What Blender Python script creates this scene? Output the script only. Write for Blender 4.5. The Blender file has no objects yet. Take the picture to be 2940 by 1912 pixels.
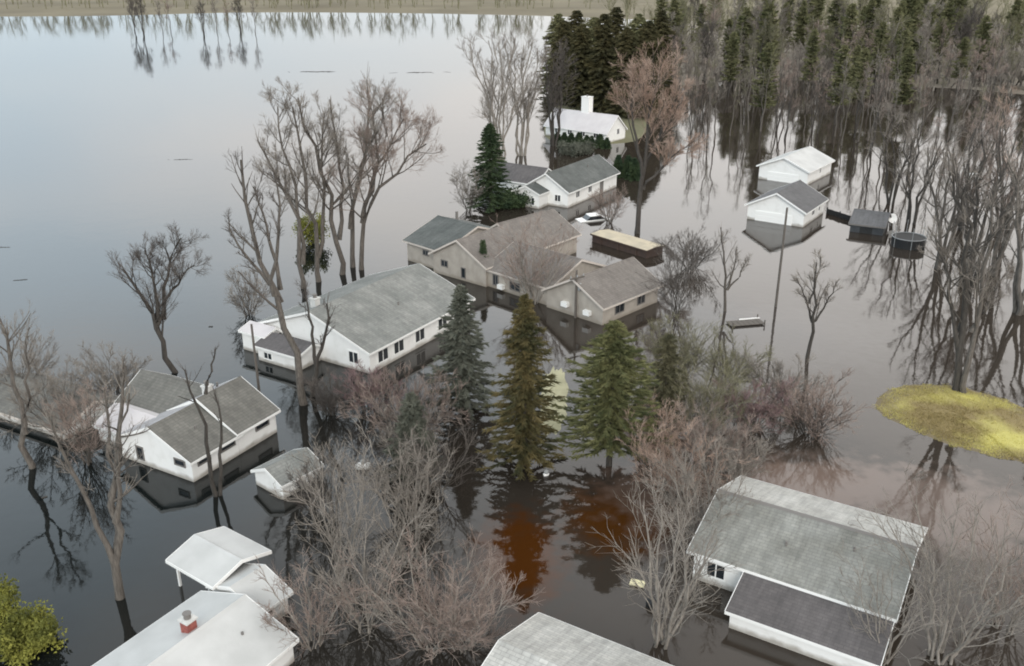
import bpy, bmesh, math, random
import numpy as np
from mathutils import Matrix, Vector

SC = bpy.context.scene
COL = SC.collection
R = math.radians

# ------------------------------------------------------------------ camera
F_PX, CAM_H = 2630.0, 30.0                       # focal length in photo pixels (2940 wide), flying height
PITCH = math.atan(0.41)
cam_d = bpy.data.cameras.new('camera')
cam_d.sensor_width = 36.0
cam_d.lens = 36.0 * F_PX / 2940.0
cam_d.clip_start, cam_d.clip_end = 0.5, 6000.0
cam = bpy.data.objects.new('camera', cam_d)
COL.objects.link(cam)
cam.location = (0, 0, CAM_H)
cam.rotation_euler = (R(90) - PITCH, 0, 0)
SC.camera = cam

# ------------------------------------------------------------------ sky and sun (bright overcast)
SUN_EL, SUN_AZ = R(30), R(183)                   # azimuth clockwise from +Y: behind the camera, veiled by cloud
world = bpy.data.worlds.new('World')
SC.world = world
world.use_nodes = True
wn, wl = world.node_tree.nodes, world.node_tree.links
wn.clear()
w_out = wn.new('ShaderNodeOutputWorld')
w_bg = wn.new('ShaderNodeBackground')
w_sky = wn.new('ShaderNodeTexSky')
w_sky.sky_type = 'NISHITA'
w_sky.sun_disc = False
w_sky.sun_elevation, w_sky.sun_rotation = SUN_EL, SUN_AZ
w_hsv = wn.new('ShaderNodeHueSaturation')
w_hsv.inputs['Saturation'].default_value = 0.45
w_co = wn.new('ShaderNodeTexCoord')
w_map = wn.new('ShaderNodeMapping')
w_map.inputs['Scale'].default_value = (1.0, 1.0, 3.0)
w_noi = wn.new('ShaderNodeTexNoise')
w_noi.inputs['Scale'].default_value = 1.7
w_noi.inputs['Detail'].default_value = 4.0
w_rmp = wn.new('ShaderNodeValToRGB')             # cloud sheet: bluish grey to lavender white
w_rmp.color_ramp.elements[0].position = 0.34
w_rmp.color_ramp.elements[0].color = (0.71, 0.82, 0.90, 1)
w_rmp.color_ramp.elements[1].position = 0.66
w_rmp.color_ramp.elements[1].color = (1.0, 0.965, 0.93, 1)
w_mul = wn.new('ShaderNodeVectorMath')
w_mul.operation = 'SCALE'
# brightness of the cloud sheet over the height: luminous low veil, greyer towards the zenith
w_sep = wn.new('ShaderNodeSeparateXYZ')
w_lev = wn.new('ShaderNodeValToRGB')
w_lev.color_ramp.interpolation = 'B_SPLINE'
for i, (pos, lev) in enumerate(((0.0, 0.42), (0.12, 0.54), (0.27, 0.98), (0.36, 1.0), (0.44, 0.98), (0.52, 0.88), (0.64, 0.70), (1.0, 0.38))):
    el = w_lev.color_ramp.elements[i] if i < 2 else w_lev.color_ramp.elements.new(pos)
    el.position, el.color = pos, (lev, lev, lev, 1)
w_lvm = wn.new('ShaderNodeMath')
w_lvm.operation = 'MULTIPLY'
w_lvm.inputs[1].default_value = 21.0
w_mix = wn.new('ShaderNodeMix')
w_mix.data_type = 'RGBA'
w_mix.inputs[0].default_value = 0.88
wl.new(w_sky.outputs[0], w_hsv.inputs['Color'])
wl.new(w_co.outputs['Generated'], w_map.inputs[0])
wl.new(w_map.outputs[0], w_noi.inputs['Vector'])
w_nf = wn.new('ShaderNodeMath'); w_nf.operation = 'MULTIPLY_ADD'
w_nf.inputs[1].default_value, w_nf.inputs[2].default_value = 0.9, 0.08
w_xf = wn.new('ShaderNodeMath'); w_xf.operation = 'MULTIPLY_ADD'
w_xf.inputs[1].default_value = 0.42
wl.new(w_noi.outputs['Fac'], w_nf.inputs[0])
wl.new(w_nf.outputs[0], w_xf.inputs[2])
wl.new(w_xf.outputs[0], w_rmp.inputs[0])
wl.new(w_rmp.outputs[0], w_mul.inputs[0])
wl.new(w_hsv.outputs[0], w_mix.inputs[6])
wl.new(w_co.outputs['Generated'], w_sep.inputs[0])
wl.new(w_sep.outputs['Z'], w_lev.inputs[0])
wl.new(w_sep.outputs['X'], w_xf.inputs[0])
wl.new(w_lev.outputs[0], w_lvm.inputs[0])
wl.new(w_lvm.outputs[0], w_mul.inputs['Scale'])
wl.new(w_mul.outputs[0], w_mix.inputs[7])
wl.new(w_mix.outputs[2], w_bg.inputs['Color'])
w_bg.inputs['Strength'].default_value = 0.12
wl.new(w_bg.outputs[0], w_out.inputs[0])

sun_d = bpy.data.lights.new('sun', 'SUN')
sun_d.energy = 1.45
sun_d.angle = R(25)
sun_d.color = (1.0, 0.96, 0.9)
sun = bpy.data.objects.new('sun', sun_d)
COL.objects.link(sun)
sun_dir = Vector((math.sin(SUN_AZ) * math.cos(SUN_EL), math.cos(SUN_AZ) * math.cos(SUN_EL), math.sin(SUN_EL)))
sun.rotation_euler = sun_dir.to_track_quat('Z', 'Y').to_euler()
sun.location = (0, 0, 120)

vs = SC.view_settings
vs.view_transform, vs.look, vs.gamma, vs.exposure = 'Standard', 'None', 1.0, 0.0
vs.use_curve_mapping = False
SC.cycles.max_bounces = 6
SC.cycles.use_denoising = True
SC.cycles.filter_width = 1.9                       # the soft lens of the drone's video camera

# ------------------------------------------------------------------ helpers
CP, SP = math.cos(PITCH), math.sin(PITCH)


def at(px, py, z=0.0):
    """point of the photograph (2940 x 1912) -> place on the level z"""
    u, v = (px - 1470.0) / F_PX, (py - 956.0) / F_PX
    d = (u, CP - v * SP, -SP - v * CP)
    t = (z - CAM_H) / d[2]
    return Vector((d[0] * t, d[1] * t, z))


def material(name, base, base2=None, scale=3.0, rough=0.8, spec=0.5, bump=0.0, bscale=20.0, detail=4.0, stretch=None, siding=0.0,
             lo=0.35, hi=0.65):
    m = bpy.data.materials.new(name)
    m.use_nodes = True
    n, l = m.node_tree.nodes, m.node_tree.links
    p = n['Principled BSDF']
    p.inputs['Roughness'].default_value = rough
    p.inputs['Specular IOR Level'].default_value = spec
    co = n.new('ShaderNodeTexCoord')
    src = co.outputs['Object']
    if stretch:
        mp = n.new('ShaderNodeMapping')
        mp.inputs['Scale'].default_value = stretch
        l.new(src, mp.inputs[0])
        src = mp.outputs[0]
    if base2:
        t = n.new('ShaderNodeTexNoise')
        t.inputs['Scale'].default_value = scale
        t.inputs['Detail'].default_value = detail
        l.new(src, t.inputs['Vector'])
        r = n.new('ShaderNodeValToRGB')
        r.color_ramp.elements[0].position, r.color_ramp.elements[1].position = lo, hi
        r.color_ramp.elements[0].color, r.color_ramp.elements[1].color = (*base, 1), (*base2, 1)
        l.new(t.outputs['Fac'], r.inputs[0])
        l.new(r.outputs[0], p.inputs['Base Color'])
    else:
        p.inputs['Base Color'].default_value = (*base, 1)
    if bump > 0:
        t2 = n.new('ShaderNodeTexNoise')
        t2.inputs['Scale'].default_value = bscale
        t2.inputs['Detail'].default_value = 3
        l.new(src, t2.inputs['Vector'])
        b = n.new('ShaderNodeBump')
        b.inputs['Strength'].default_value = bump
        b.inputs['Distance'].default_value = 0.05
        l.new(t2.outputs['Fac'], b.inputs['Height'])
        l.new(b.outputs[0], p.inputs['Normal'])
    elif siding > 0:
        w = n.new('ShaderNodeTexWave')
        w.wave_type, w.bands_direction, w.wave_profile = 'BANDS', 'Z', 'SAW'
        w.inputs['Scale'].default_value = 0.314 / siding
        l.new(co.outputs['Object'], w.inputs['Vector'])
        b = n.new('ShaderNodeBump')
        b.inputs['Strength'].default_value = 0.35
        b.inputs['Distance'].default_value = 0.02
        l.new(w.outputs['Fac'], b.inputs['Height'])
        l.new(b.outputs[0], p.inputs['Normal'])
    return m


def roofing(name, base, base2):
    """asphalt shingles: weathered blotches, faint courses of shingles, streaks down the slope; one for each ridge direction"""
    out = {}
    for ax in 'ab':
        m = material(name + (' along' if ax == 'a' else ' across'), base, base2, scale=0.55, rough=0.72, detail=10.0, lo=0.25, hi=0.75)
        n, l = m.node_tree.nodes, m.node_tree.links
        p = n['Principled BSDF']
        co = next(x for x in n if x.type == 'TEX_COORD')
        ramp = next(x for x in n if x.type == 'VALTORGB')
        mp = n.new('ShaderNodeMapping')
        if ax == 'b': mp.inputs['Rotation'].default_value = (0, 0, math.pi / 2)
        l.new(co.outputs['Object'], mp.inputs[0])
        br = n.new('ShaderNodeTexBrick')
        br.inputs['Scale'].default_value = 1.0
        br.inputs['Brick Width'].default_value, br.inputs['Row Height'].default_value = 0.42, 0.19
        br.inputs['Mortar Size'].default_value, br.inputs['Mortar Smooth'].default_value = 0.018, 0.4
        br.inputs['Color1'].default_value, br.inputs['Color2'].default_value = (0.86, 0.86, 0.86, 1), (1.07, 1.06, 1.05, 1)
        br.inputs['Mortar'].default_value = (0.72, 0.72, 0.72, 1)
        l.new(mp.outputs[0], br.inputs['Vector'])
        st = n.new('ShaderNodeMapping')
        st.inputs['Scale'].default_value = (2.2, 0.25, 1) if ax == 'a' else (0.25, 2.2, 1)
        l.new(co.outputs['Object'], st.inputs[0])
        sn = n.new('ShaderNodeTexNoise')
        sn.inputs['Scale'].default_value, sn.inputs['Detail'].default_value = 1.6, 5
        l.new(st.outputs[0], sn.inputs['Vector'])
        sr = n.new('ShaderNodeMapRange')
        sr.inputs['From Min'].default_value, sr.inputs['From Max'].default_value = 0.3, 0.7
        sr.inputs['To Min'].default_value, sr.inputs['To Max'].default_value = 0.78, 1.12
        l.new(sn.outputs['Fac'], sr.inputs['Value'])
        m1 = n.new('ShaderNodeVectorMath'); m1.operation = 'MULTIPLY'
        l.new(ramp.outputs[0], m1.inputs[0]); l.new(br.outputs['Color'], m1.inputs[1])
        m2 = n.new('ShaderNodeVectorMath'); m2.operation = 'SCALE'
        l.new(m1.outputs[0], m2.inputs[0]); l.new(sr.outputs[0], m2.inputs['Scale'])
        l.new(m2.outputs[0], p.inputs['Base Color'])
        bp = n.new('ShaderNodeBump')
        bp.inputs['Strength'].default_value, bp.inputs['Distance'].default_value = 0.5, 0.015
        l.new(br.outputs['Fac'], bp.inputs['Height'])
        bp.invert = True
        l.new(bp.outputs[0], p.inputs['Normal'])
        out[ax] = m
    return out


M = {}
M['white_siding'] = material('white siding', (0.80, 0.80, 0.78), (0.70, 0.70, 0.67), 1.3, 0.6, siding=0.18, lo=0.5, hi=0.85)
M['beige_siding'] = material('beige siding', (0.40, 0.365, 0.32), (0.33, 0.30, 0.262), 1.3, 0.65, siding=0.18)
M['brown_siding'] = material('brown wood siding', (0.07, 0.045, 0.035), (0.05, 0.035, 0.03), 2.0, 0.8)
M['dark_siding'] = material('dark grey siding', (0.05, 0.055, 0.06), (0.035, 0.04, 0.045), 2.0, 0.7)
M['trim'] = material('white trim', (0.82, 0.82, 0.80), None, rough=0.5)
M['beige_trim'] = material('beige trim', (0.55, 0.50, 0.45), None, rough=0.6)
M['tan_trim'] = material('dark trim', (0.16, 0.15, 0.14), None, rough=0.7)
M['roof_olive'] = roofing('olive grey shingles', (0.115, 0.112, 0.10), (0.17, 0.167, 0.15))
M['roof_green'] = roofing('green grey shingles', (0.16, 0.17, 0.16), (0.26, 0.265, 0.25))
M['roof_taupe'] = roofing('taupe shingles', (0.155, 0.138, 0.124), (0.205, 0.187, 0.169))
M['roof_slate'] = roofing('slate grey shingles', (0.06, 0.07, 0.066), (0.125, 0.135, 0.13))
M['roof_brown'] = roofing('dark brown shingles', (0.085, 0.078, 0.078), (0.12, 0.11, 0.11))
M['roof_grey'] = roofing('mid grey shingles', (0.09, 0.09, 0.094), (0.13, 0.13, 0.134))
M['roof_pale'] = roofing('weathered pale grey shingles', (0.17, 0.17, 0.15), (0.29, 0.295, 0.275))
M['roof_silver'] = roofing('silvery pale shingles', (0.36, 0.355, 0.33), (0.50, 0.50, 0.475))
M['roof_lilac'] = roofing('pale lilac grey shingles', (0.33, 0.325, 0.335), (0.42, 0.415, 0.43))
M['roof_white'] = material('white roof', (0.50, 0.505, 0.495), (0.42, 0.425, 0.415), 0.6, 0.55, bump=0.15, bscale=9)
M['roof_ivory'] = material('pale pinkish white roof', (0.56, 0.535, 0.535), (0.50, 0.475, 0.48), 0.6, 0.6, bump=0.15, bscale=9)
M['roof_tan'] = material('tan flat roof', (0.52, 0.45, 0.33), (0.42, 0.37, 0.28), 0.8, 0.8)
for k in ('white_siding', 'beige_siding'):              # silt left on the walls just above the water
    n, l = M[k].node_tree.nodes, M[k].node_tree.links
    p = n['Principled BSDF']
    co = next(x for x in n if x.type == 'TEX_COORD')
    src = p.inputs['Base Color'].links[0].from_socket
    sp = n.new('ShaderNodeSeparateXYZ'); l.new(co.outputs['Object'], sp.inputs[0])
    no = n.new('ShaderNodeTexNoise'); no.inputs['Scale'].default_value, no.inputs['Detail'].default_value = 1.4, 6
    l.new(co.outputs['Object'], no.inputs['Vector'])
    ad = n.new('ShaderNodeMath'); ad.operation = 'MULTIPLY_ADD'; ad.inputs[1].default_value = -0.5
    l.new(no.outputs['Fac'], ad.inputs[0]); l.new(sp.outputs['Z'], ad.inputs[2])
    mr = n.new('ShaderNodeMapRange'); mr.inputs['From Min'].default_value, mr.inputs['From Max'].default_value = 0.12, -0.15
    mr.inputs['To Max'].default_value = 0.75
    l.new(ad.outputs[0], mr.inputs['Value'])
    mx = n.new('ShaderNodeMix'); mx.data_type = 'RGBA'
    l.new(mr.outputs[0], mx.inputs[0]); l.new(src, mx.inputs[6]); mx.inputs[7].default_value = (0.24, 0.21, 0.17, 1)
    l.new(mx.outputs[2], p.inputs['Base Color'])
M['glass'] = material('dark window glass', (0.02, 0.024, 0.028), None, rough=0.06, spec=0.6)
M['brick'] = material('red brick', (0.30, 0.09, 0.07), (0.20, 0.06, 0.05), 9, 0.85)
M['concrete'] = material('pale concrete', (0.6, 0.6, 0.58), (0.5, 0.5, 0.48), 5, 0.8)
M['black'] = material('black rubber', (0.012, 0.013, 0.014), None, rough=0.6)
M['black_wood'] = material('black stained wood', (0.02, 0.022, 0.022), (0.012, 0.013, 0.014), 4, 0.8)
M['pole_wood'] = material('weathered pole wood', (0.13, 0.115, 0.10), (0.09, 0.08, 0.07), 4, 0.85, stretch=(6, 6, 0.6))
M['steel'] = material('grey steel', (0.3, 0.31, 0.31), None, rough=0.45)
M['white_paint'] = material('white paint', (0.82, 0.82, 0.80), None, rough=0.35)
M['pale_yellow'] = material('pale yellow board', (0.72, 0.66, 0.42), None, rough=0.6)
M['net'] = material('dark safety net', (0.02, 0.024, 0.024), (0.05, 0.055, 0.05), 2, 0.85)
M['bark'] = material('grey bark', (0.066, 0.058, 0.05), (0.135, 0.119, 0.102), 2.5, 0.9, stretch=(5, 5, 0.7))
M['dark_bark'] = material('dark bark', (0.034, 0.03, 0.026), (0.07, 0.062, 0.053), 2.5, 0.9, stretch=(5, 5, 0.7))
M['pale_bark'] = material('pale bark', (0.17, 0.152, 0.132), (0.31, 0.28, 0.245), 2.5, 0.9, stretch=(5, 5, 0.7))
M['twig_grey'] = material('grey twigs', (0.165, 0.145, 0.124), (0.29, 0.26, 0.226), 0.7, 0.9)
M['twig_dark'] = material('dark twigs', (0.07, 0.06, 0.054), (0.14, 0.122, 0.108), 0.7, 0.9)
M['twig_red'] = material('reddish twigs', (0.20, 0.15, 0.126), (0.335, 0.268, 0.23), 0.7, 0.9)
M['twig_orange'] = material('rusty bud twigs', (0.30, 0.205, 0.155), (0.44, 0.34, 0.28), 0.5, 0.9)
M['twig_olive'] = material('olive twigs', (0.125, 0.118, 0.066), (0.225, 0.215, 0.135), 0.7, 0.9)
M['twig_plum'] = material('plum twigs', (0.17, 0.105, 0.105), (0.25, 0.175, 0.17), 0.7, 0.9)
M['needle_dark'] = material('dark green needles', (0.020, 0.042, 0.018), (0.055, 0.085, 0.032), 0.9, 0.8)
M['needle_olive'] = material('olive green needles', (0.055, 0.066, 0.022), (0.165, 0.165, 0.068), 0.9, 0.8)
M['needle_bronze'] = material('bronze green needles', (0.032, 0.036, 0.011), (0.125, 0.098, 0.036), 0.8, 0.8)
M['needle_blue'] = material('blue grey needles', (0.055, 0.062, 0.045), (0.135, 0.142, 0.112), 0.9, 0.8)
M['needle_forest'] = material('dull forest needles', (0.09, 0.10, 0.042), (0.23, 0.225, 0.115), 0.35, 0.85)
M['needle_black'] = material('near black needles', (0.034, 0.036, 0.014), (0.105, 0.092, 0.038), 0.35, 0.85)
M['needle_murky'] = material('murky brown green needles', (0.045, 0.046, 0.022), (0.135, 0.125, 0.07), 0.9, 0.8)
M['leaf_lime'] = material('yellow green leaves', (0.09, 0.10, 0.015), (0.27, 0.27, 0.05), 0.9, 0.8)


def tag(o, label=None, cat=None, group=None, kind=None):
    if label: o['label'] = label
    if cat: o['category'] = cat
    if group: o['group'] = group
    if kind: o['kind'] = kind
    return o


def empty(name, loc, rz=0.0):
    o = bpy.data.objects.new(name, None)
    COL.objects.link(o)
    o.location, o.rotation_euler = loc, (0, 0, rz)
    o.empty_display_size = 0.5
    return o


def link(name, mesh, parent=None, loc=None, rz=0.0):
    o = bpy.data.objects.new(name, mesh)
    COL.objects.link(o)
    if parent: o.parent = parent
    if loc is not None: o.location = loc
    o.rotation_euler = (0, 0, rz)
    return o


class MB:
    """collects solids, then becomes one mesh object"""
    def __init__(self):
        self.v, self.f = [], []

    def poly(self, vs, fs):
        k = len(self.v)
        self.v += [tuple(p) for p in vs]
        self.f += [tuple(i + k for i in f) for f in fs]
        return self

    def box(self, x0, x1, y0, y1, z0, z1):
        return self.poly([(x0, y0, z0), (x1, y0, z0), (x1, y1, z0), (x0, y1, z0), (x0, y0, z1), (x1, y0, z1), (x1, y1, z1), (x0, y1, z1)],
                         [(3, 2, 1, 0), (4, 5, 6, 7), (0, 1, 5, 4), (1, 2, 6, 5), (2, 3, 7, 6), (3, 0, 4, 7)])

    def bar(self, p, q, r, n=8, r2=None):
        p, q = Vector(p), Vector(q)
        r2 = r if r2 is None else r2
        t = (q - p).normalized()
        a = t.orthogonal().normalized()
        b = t.cross(a)
        vs = []
        for c, rr in ((p, r), (q, r2)):
            for i in range(n):
                an = 2 * math.pi * i / n
                vs.append(c + a * math.cos(an) * rr + b * math.sin(an) * rr)
        fs = [tuple(reversed(range(n))), tuple(range(n, 2 * n))] + [(i, (i + 1) % n, n + (i + 1) % n, n + i) for i in range(n)]
        return self.poly(vs, fs)

    def lathe(self, prof, n=20, cx=0, cy=0):
        vs = []
        for r, z in prof:
            for i in range(n):
                an = 2 * math.pi * i / n
                vs.append((cx + math.cos(an) * r, cy + math.sin(an) * r, z))
        fs = []
        for k in range(len(prof) - 1):
            for i in range(n):
                fs.append((k * n + i, k * n + (i + 1) % n, (k + 1) * n + (i + 1) % n, (k + 1) * n + i))
        fs.append(tuple(reversed(range(n))))
        fs.append(tuple((len(prof) - 1) * n + i for i in range(n)))
        return self.poly(vs, fs)

    def mesh(self, name, mat, smooth=False):
        me = bpy.data.meshes.new(name)
        me.from_pydata(self.v, [], self.f)
        bm = bmesh.new()
        bm.from_mesh(me)
        bmesh.ops.recalc_face_normals(bm, faces=bm.faces)
        bm.to_mesh(me)
        bm.free()
        me.materials.append(mat)
        if smooth:
            me.polygons.foreach_set('use_smooth', [True] * len(me.polygons))
        return me

    def build(self, name, mat, parent=None, loc=None, rz=0.0, smooth=False):
        return link(name, self.mesh(name, mat, smooth), parent, loc, rz)


# ------------------------------------------------------------------ ground and water
g = MB()
g.poly([(-3000, -400, -2.2), (3000, -400, -2.2), (3000, 5000, -2.2), (-3000, 5000, -2.2)], [(0, 1, 2, 3)])
tag(g.build('ground', material('mud', (0.06, 0.05, 0.035), (0.09, 0.075, 0.05), 0.3, 0.95)), kind='structure')


def water_material():
    m = bpy.data.materials.new('flood water')
    m.use_nodes = True
    n, l = m.node_tree.nodes, m.node_tree.links
    p = n['Principled BSDF']
    p.inputs['Roughness'].default_value = 0.035
    p.inputs['IOR'].default_value = 1.42
    co = n.new('ShaderNodeTexCoord').outputs['Object']
    # silt: brownish among the houses, dark blue green in the river
    sep = n.new('ShaderNodeSeparateXYZ')
    l.new(co, sep.inputs[0])
    t = n.new('ShaderNodeTexNoise')
    t.inputs['Scale'].default_value, t.inputs['Detail'].default_value = 0.035, 3
    l.new(co, t.inputs['Vector'])
    ma = n.new('ShaderNodeMath'); ma.operation = 'MULTIPLY_ADD'
    l.new(t.outputs['Fac'], ma.inputs[0]); ma.inputs[1].default_value = 30.0
    l.new(sep.outputs['X'], ma.inputs[2])
    mr = n.new('ShaderNodeMapRange')
    mr.inputs['From Min'].default_value, mr.inputs['From Max'].default_value = -8.0, 24.0
    l.new(ma.outputs[0], mr.inputs['Value'])
    mix = n.new('ShaderNodeMix'); mix.data_type = 'RGBA'
    l.new(mr.outputs[0], mix.inputs[0])
    mix.inputs[6].default_value = (0.006, 0.008, 0.008, 1)
    mix.inputs[7].default_value = (0.036, 0.029, 0.023, 1)
    out = mix.outputs[2]
    # rusty leaf litter drowned just under the surface beside the two garden spruces; reddish silt over the drowned road
    for (px, py, rx, ry, c) in ((1490, 1600, 2.6, 4.6, (0.055, 0.019, 0.004)), (1775, 1490, 3.3, 3.8, (0.055, 0.021, 0.005)),
                                (2300, 1400, 9.0, 4.0, (0.15, 0.11, 0.09)), (2720, 1470, 6.0, 5.0, (0.13, 0.10, 0.085)), (1950, 1400, 5.0, 5.0, (0.10, 0.07, 0.055)), (2250, 960, 9.0, 8.0, (0.056, 0.049, 0.044))):
        q = at(px, py)
        s = n.new('ShaderNodeVectorMath'); s.operation = 'SUBTRACT'
        s.inputs[1].default_value = q
        l.new(co, s.inputs[0])
        d = n.new('ShaderNodeVectorMath'); d.operation = 'DIVIDE'
        d.inputs[1].default_value = (rx, ry, 1)
        l.new(s.outputs[0], d.inputs[0])
        ln = n.new('ShaderNodeVectorMath'); ln.operation = 'LENGTH'
        l.new(d.outputs[0], ln.inputs[0])
        k = n.new('ShaderNodeMapRange'); k.interpolation_type = 'SMOOTHSTEP'
        k.inputs['From Min'].default_value, k.inputs['From Max'].default_value = 2.05, 1.15
        wob = n.new('ShaderNodeTexNoise')
        wob.inputs['Scale'].default_value, wob.inputs['Detail'].default_value = 0.9, 5
        l.new(co, wob.inputs['Vector'])
        wa = n.new('ShaderNodeMath'); wa.operation = 'MULTIPLY_ADD'
        wa.inputs[1].default_value = 1.5
        l.new(wob.outputs['Fac'], wa.inputs[0]); l.new(ln.outputs['Value'], wa.inputs[2])
        l.new(wa.outputs[0], k.inputs['Value'])
        mx = n.new('ShaderNodeMix'); mx.data_type = 'RGBA'
        l.new(k.outputs[0], mx.inputs[0])
        l.new(out, mx.inputs[6])
        mx.inputs[7].default_value = (*c, 1)
        out = mx.outputs[2]
    l.new(out, p.inputs['Base Color'])
    # small ripples, calm between the houses
    t1 = n.new('ShaderNodeTexNoise')
    t1.inputs['Scale'].default_value, t1.inputs['Detail'].default_value = 1.6, 3
    t2 = n.new('ShaderNodeTexNoise')
    t2.inputs['Scale'].default_value, t2.inputs['Detail'].default_value = 0.25, 2
    l.new(co, t1.inputs['Vector']); l.new(co, t2.inputs['Vector'])
    ad = n.new('ShaderNodeMath'); ad.operation = 'MULTIPLY_ADD'
    l.new(t2.outputs['Fac'], ad.inputs[0]); ad.inputs[1].default_value = 3.0
    l.new(t1.outputs['Fac'], ad.inputs[2])
    b = n.new('ShaderNodeBump')
    b.inputs['Strength'].default_value, b.inputs['Distance'].default_value = 0.25, 0.015
    l.new(ad.outputs[0], b.inputs['Height'])
    l.new(b.outputs[0], p.inputs['Normal'])
    return m


g = MB()
g.poly([(-3000, -400, 0), (3000, -400, 0), (3000, 5000, 0), (-3000, 5000, 0)], [(0, 1, 2, 3)])
tag(g.build('flood_water', water_material()), kind='structure')


def mound(name, pts, top, mat, rings=7, seed=1):
    """a low rounded piece of land rising out of the water"""
    rng = random.Random(seed)
    n = 48
    c = Vector((sum(p[0] for p in pts) / len(pts), sum(p[1] for p in pts) / len(pts), 0))
    k = len(pts)
    edge = []
    for i in range(n):
        f = i / n * k
        a, b, cc, d = (Vector((*pts[(int(f) + j - 1) % k][:2], 0)) for j in range(4))
        u = f - int(f)
        edge.append(0.5 * ((2 * b) + (cc - a) * u + (2 * a - 5 * b + 4 * cc - d) * u * u + (3 * b - a - 3 * cc + d) * u ** 3))
    vs, fs = [], []
    for r in range(rings):
        t = r / (rings - 1)
        for i in range(n):
            p = c + (edge[i] - c) * (1.12 - 1.06 * t)
            z = -0.12 + (top + 0.12) * math.sin(t * math.pi / 2) ** 1.0 + (rng.random() - 0.5) * 0.06 * t
            vs.append((p.x, p.y, z))
    for r in range(rings - 1):
        for i in range(n):
            fs.append((r * n + i, r * n + (i + 1) % n, (r + 1) * n + (i + 1) % n, (r + 1) * n + i))
    fs.append(tuple((rings - 1) * n + i for i in range(n)))
    b = MB().poly(vs, fs)
    o = b.build(name, mat, smooth=True)
    return tag(o, kind='structure'), edge, c


def tri_mesh(name, V, mat):
    """V: (n, 3, 3) loose triangles"""
    n = len(V)
    me = bpy.data.meshes.new(name)
    me.vertices.add(n * 3)
    me.vertices.foreach_set('co', V.reshape(-1).astype(np.float32))
    me.loops.add(n * 3)
    me.loops.foreach_set('vertex_index', np.arange(n * 3, dtype=np.int32))
    me.polygons.add(n)
    me.polygons.foreach_set('loop_start', np.arange(0, n * 3, 3, dtype=np.int32))
    me.update(calc_edges=True)
    me.materials.append(mat)
    return me


def grass_on(name, edge, c, top, mat, n, seed, hgt=0.08):
    rs = np.random.RandomState(seed)
    E = np.array([[e.x, e.y] for e in edge])
    i = rs.randint(0, len(E), n)
    w = rs.rand(n)[:, None]
    e = E[i] * (1 - w) + E[(i + 1) % len(E)] * w
    t = np.sqrt(rs.rand(n))[:, None] * (0.90 + 0.10 * np.sin(i * 1.7)[:, None] ** 2 + 0.03 * np.sin(i * 5.1)[:, None])
    C = np.array([c.x, c.y])
    P = C + (e - C) * t * 0.99
    q = np.clip((1.12 - t[:, 0]) / 1.06, 0, 1)
    z = -0.12 + (top + 0.12) * np.sin(q * np.pi / 2)
    a = rs.rand(n) * 6.283
    h = hgt * (0.5 + rs.rand(n))
    wd = 0.035
    base = np.stack([P[:, 0], P[:, 1], z - 0.02], 1)
    d = np.stack([np.cos(a), np.sin(a), 0 * a], 1) * wd
    lean = np.stack([np.cos(a * 3.1), np.sin(a * 3.1), 0 * a], 1) * (h * 0.6)[:, None]
    tip = base + lean + np.stack([0 * a, 0 * a, h], 1)
    V = np.stack([base - d, base + d, tip], 1)
    return tag(link(name, tri_mesh(name, V, mat)), kind='stuff')


M['lawn'] = material('yellow green lawn', (0.45, 0.41, 0.13), (0.22, 0.17, 0.075), 0.22, 0.95, lo=0.40, hi=0.62)
M['blades'] = material('yellow green grass', (0.55, 0.50, 0.16), (0.26, 0.205, 0.085), 0.22, 0.9, lo=0.40, hi=0.62)
n, l = M['lawn'].node_tree.nodes, M['lawn'].node_tree.links
p = n['Principled BSDF']
co = next(x for x in n if x.type == 'TEX_COORD')
src_ = p.inputs['Base Color'].links[0].from_socket
sp = n.new('ShaderNodeSeparateXYZ'); l.new(co.outputs['Object'], sp.inputs[0])
no = n.new('ShaderNodeTexNoise'); no.inputs['Scale'].default_value, no.inputs['Detail'].default_value = 0.8, 5
l.new(co.outputs['Object'], no.inputs['Vector'])
ad = n.new('ShaderNodeMath'); ad.operation = 'MULTIPLY_ADD'; ad.inputs[1].default_value = -0.3
l.new(no.outputs['Fac'], ad.inputs[0]); l.new(sp.outputs['Z'], ad.inputs[2])
mr = n.new('ShaderNodeMapRange'); mr.inputs['From Min'].default_value, mr.inputs['From Max'].default_value = 0.06, -0.12
l.new(ad.outputs[0], mr.inputs['Value'])
mx = n.new('ShaderNodeMix'); mx.data_type = 'RGBA'
l.new(mr.outputs[0], mx.inputs[0]); l.new(src_, mx.inputs[6]); mx.inputs[7].default_value = (0.15, 0.12, 0.07, 1)
l.new(mx.outputs[2], p.inputs['Base Color'])
isl = [at(*p) for p in ((2500, 1160), (2530, 1120), (2578, 1106), (2620, 1098), (2690, 1101), (2750, 1104), (2830, 1126), (2900, 1146), (2960, 1174), (3100, 1230), (3120, 1330),
                        (2985, 1345), (2930, 1330), (2870, 1322), (2800, 1300), (2745, 1288), (2690, 1268), (2630, 1244), (2585, 1222), (2530, 1196))]
o, e, c = mound('grass_island', isl, 0.35, M['lawn'])
tag(grass_on('grass', e, c, 0.35, M['blades'], 26000, 5), 'short yellow green grass covering the dry island at the right', 'grass')
M['lawn2'] = material('pale drowned lawn', (0.42, 0.40, 0.26), (0.30, 0.29, 0.185), 0.5, 0.95)
bank = [at(*p) for p in ((1540, 1060), (1590, 1000), (1640, 1030), (1660, 1140), (1640, 1260), (1580, 1330), (1520, 1270), (1530, 1150))]
mound('lawn_strip', bank, 0.05, M['lawn2'], seed=3)
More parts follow.
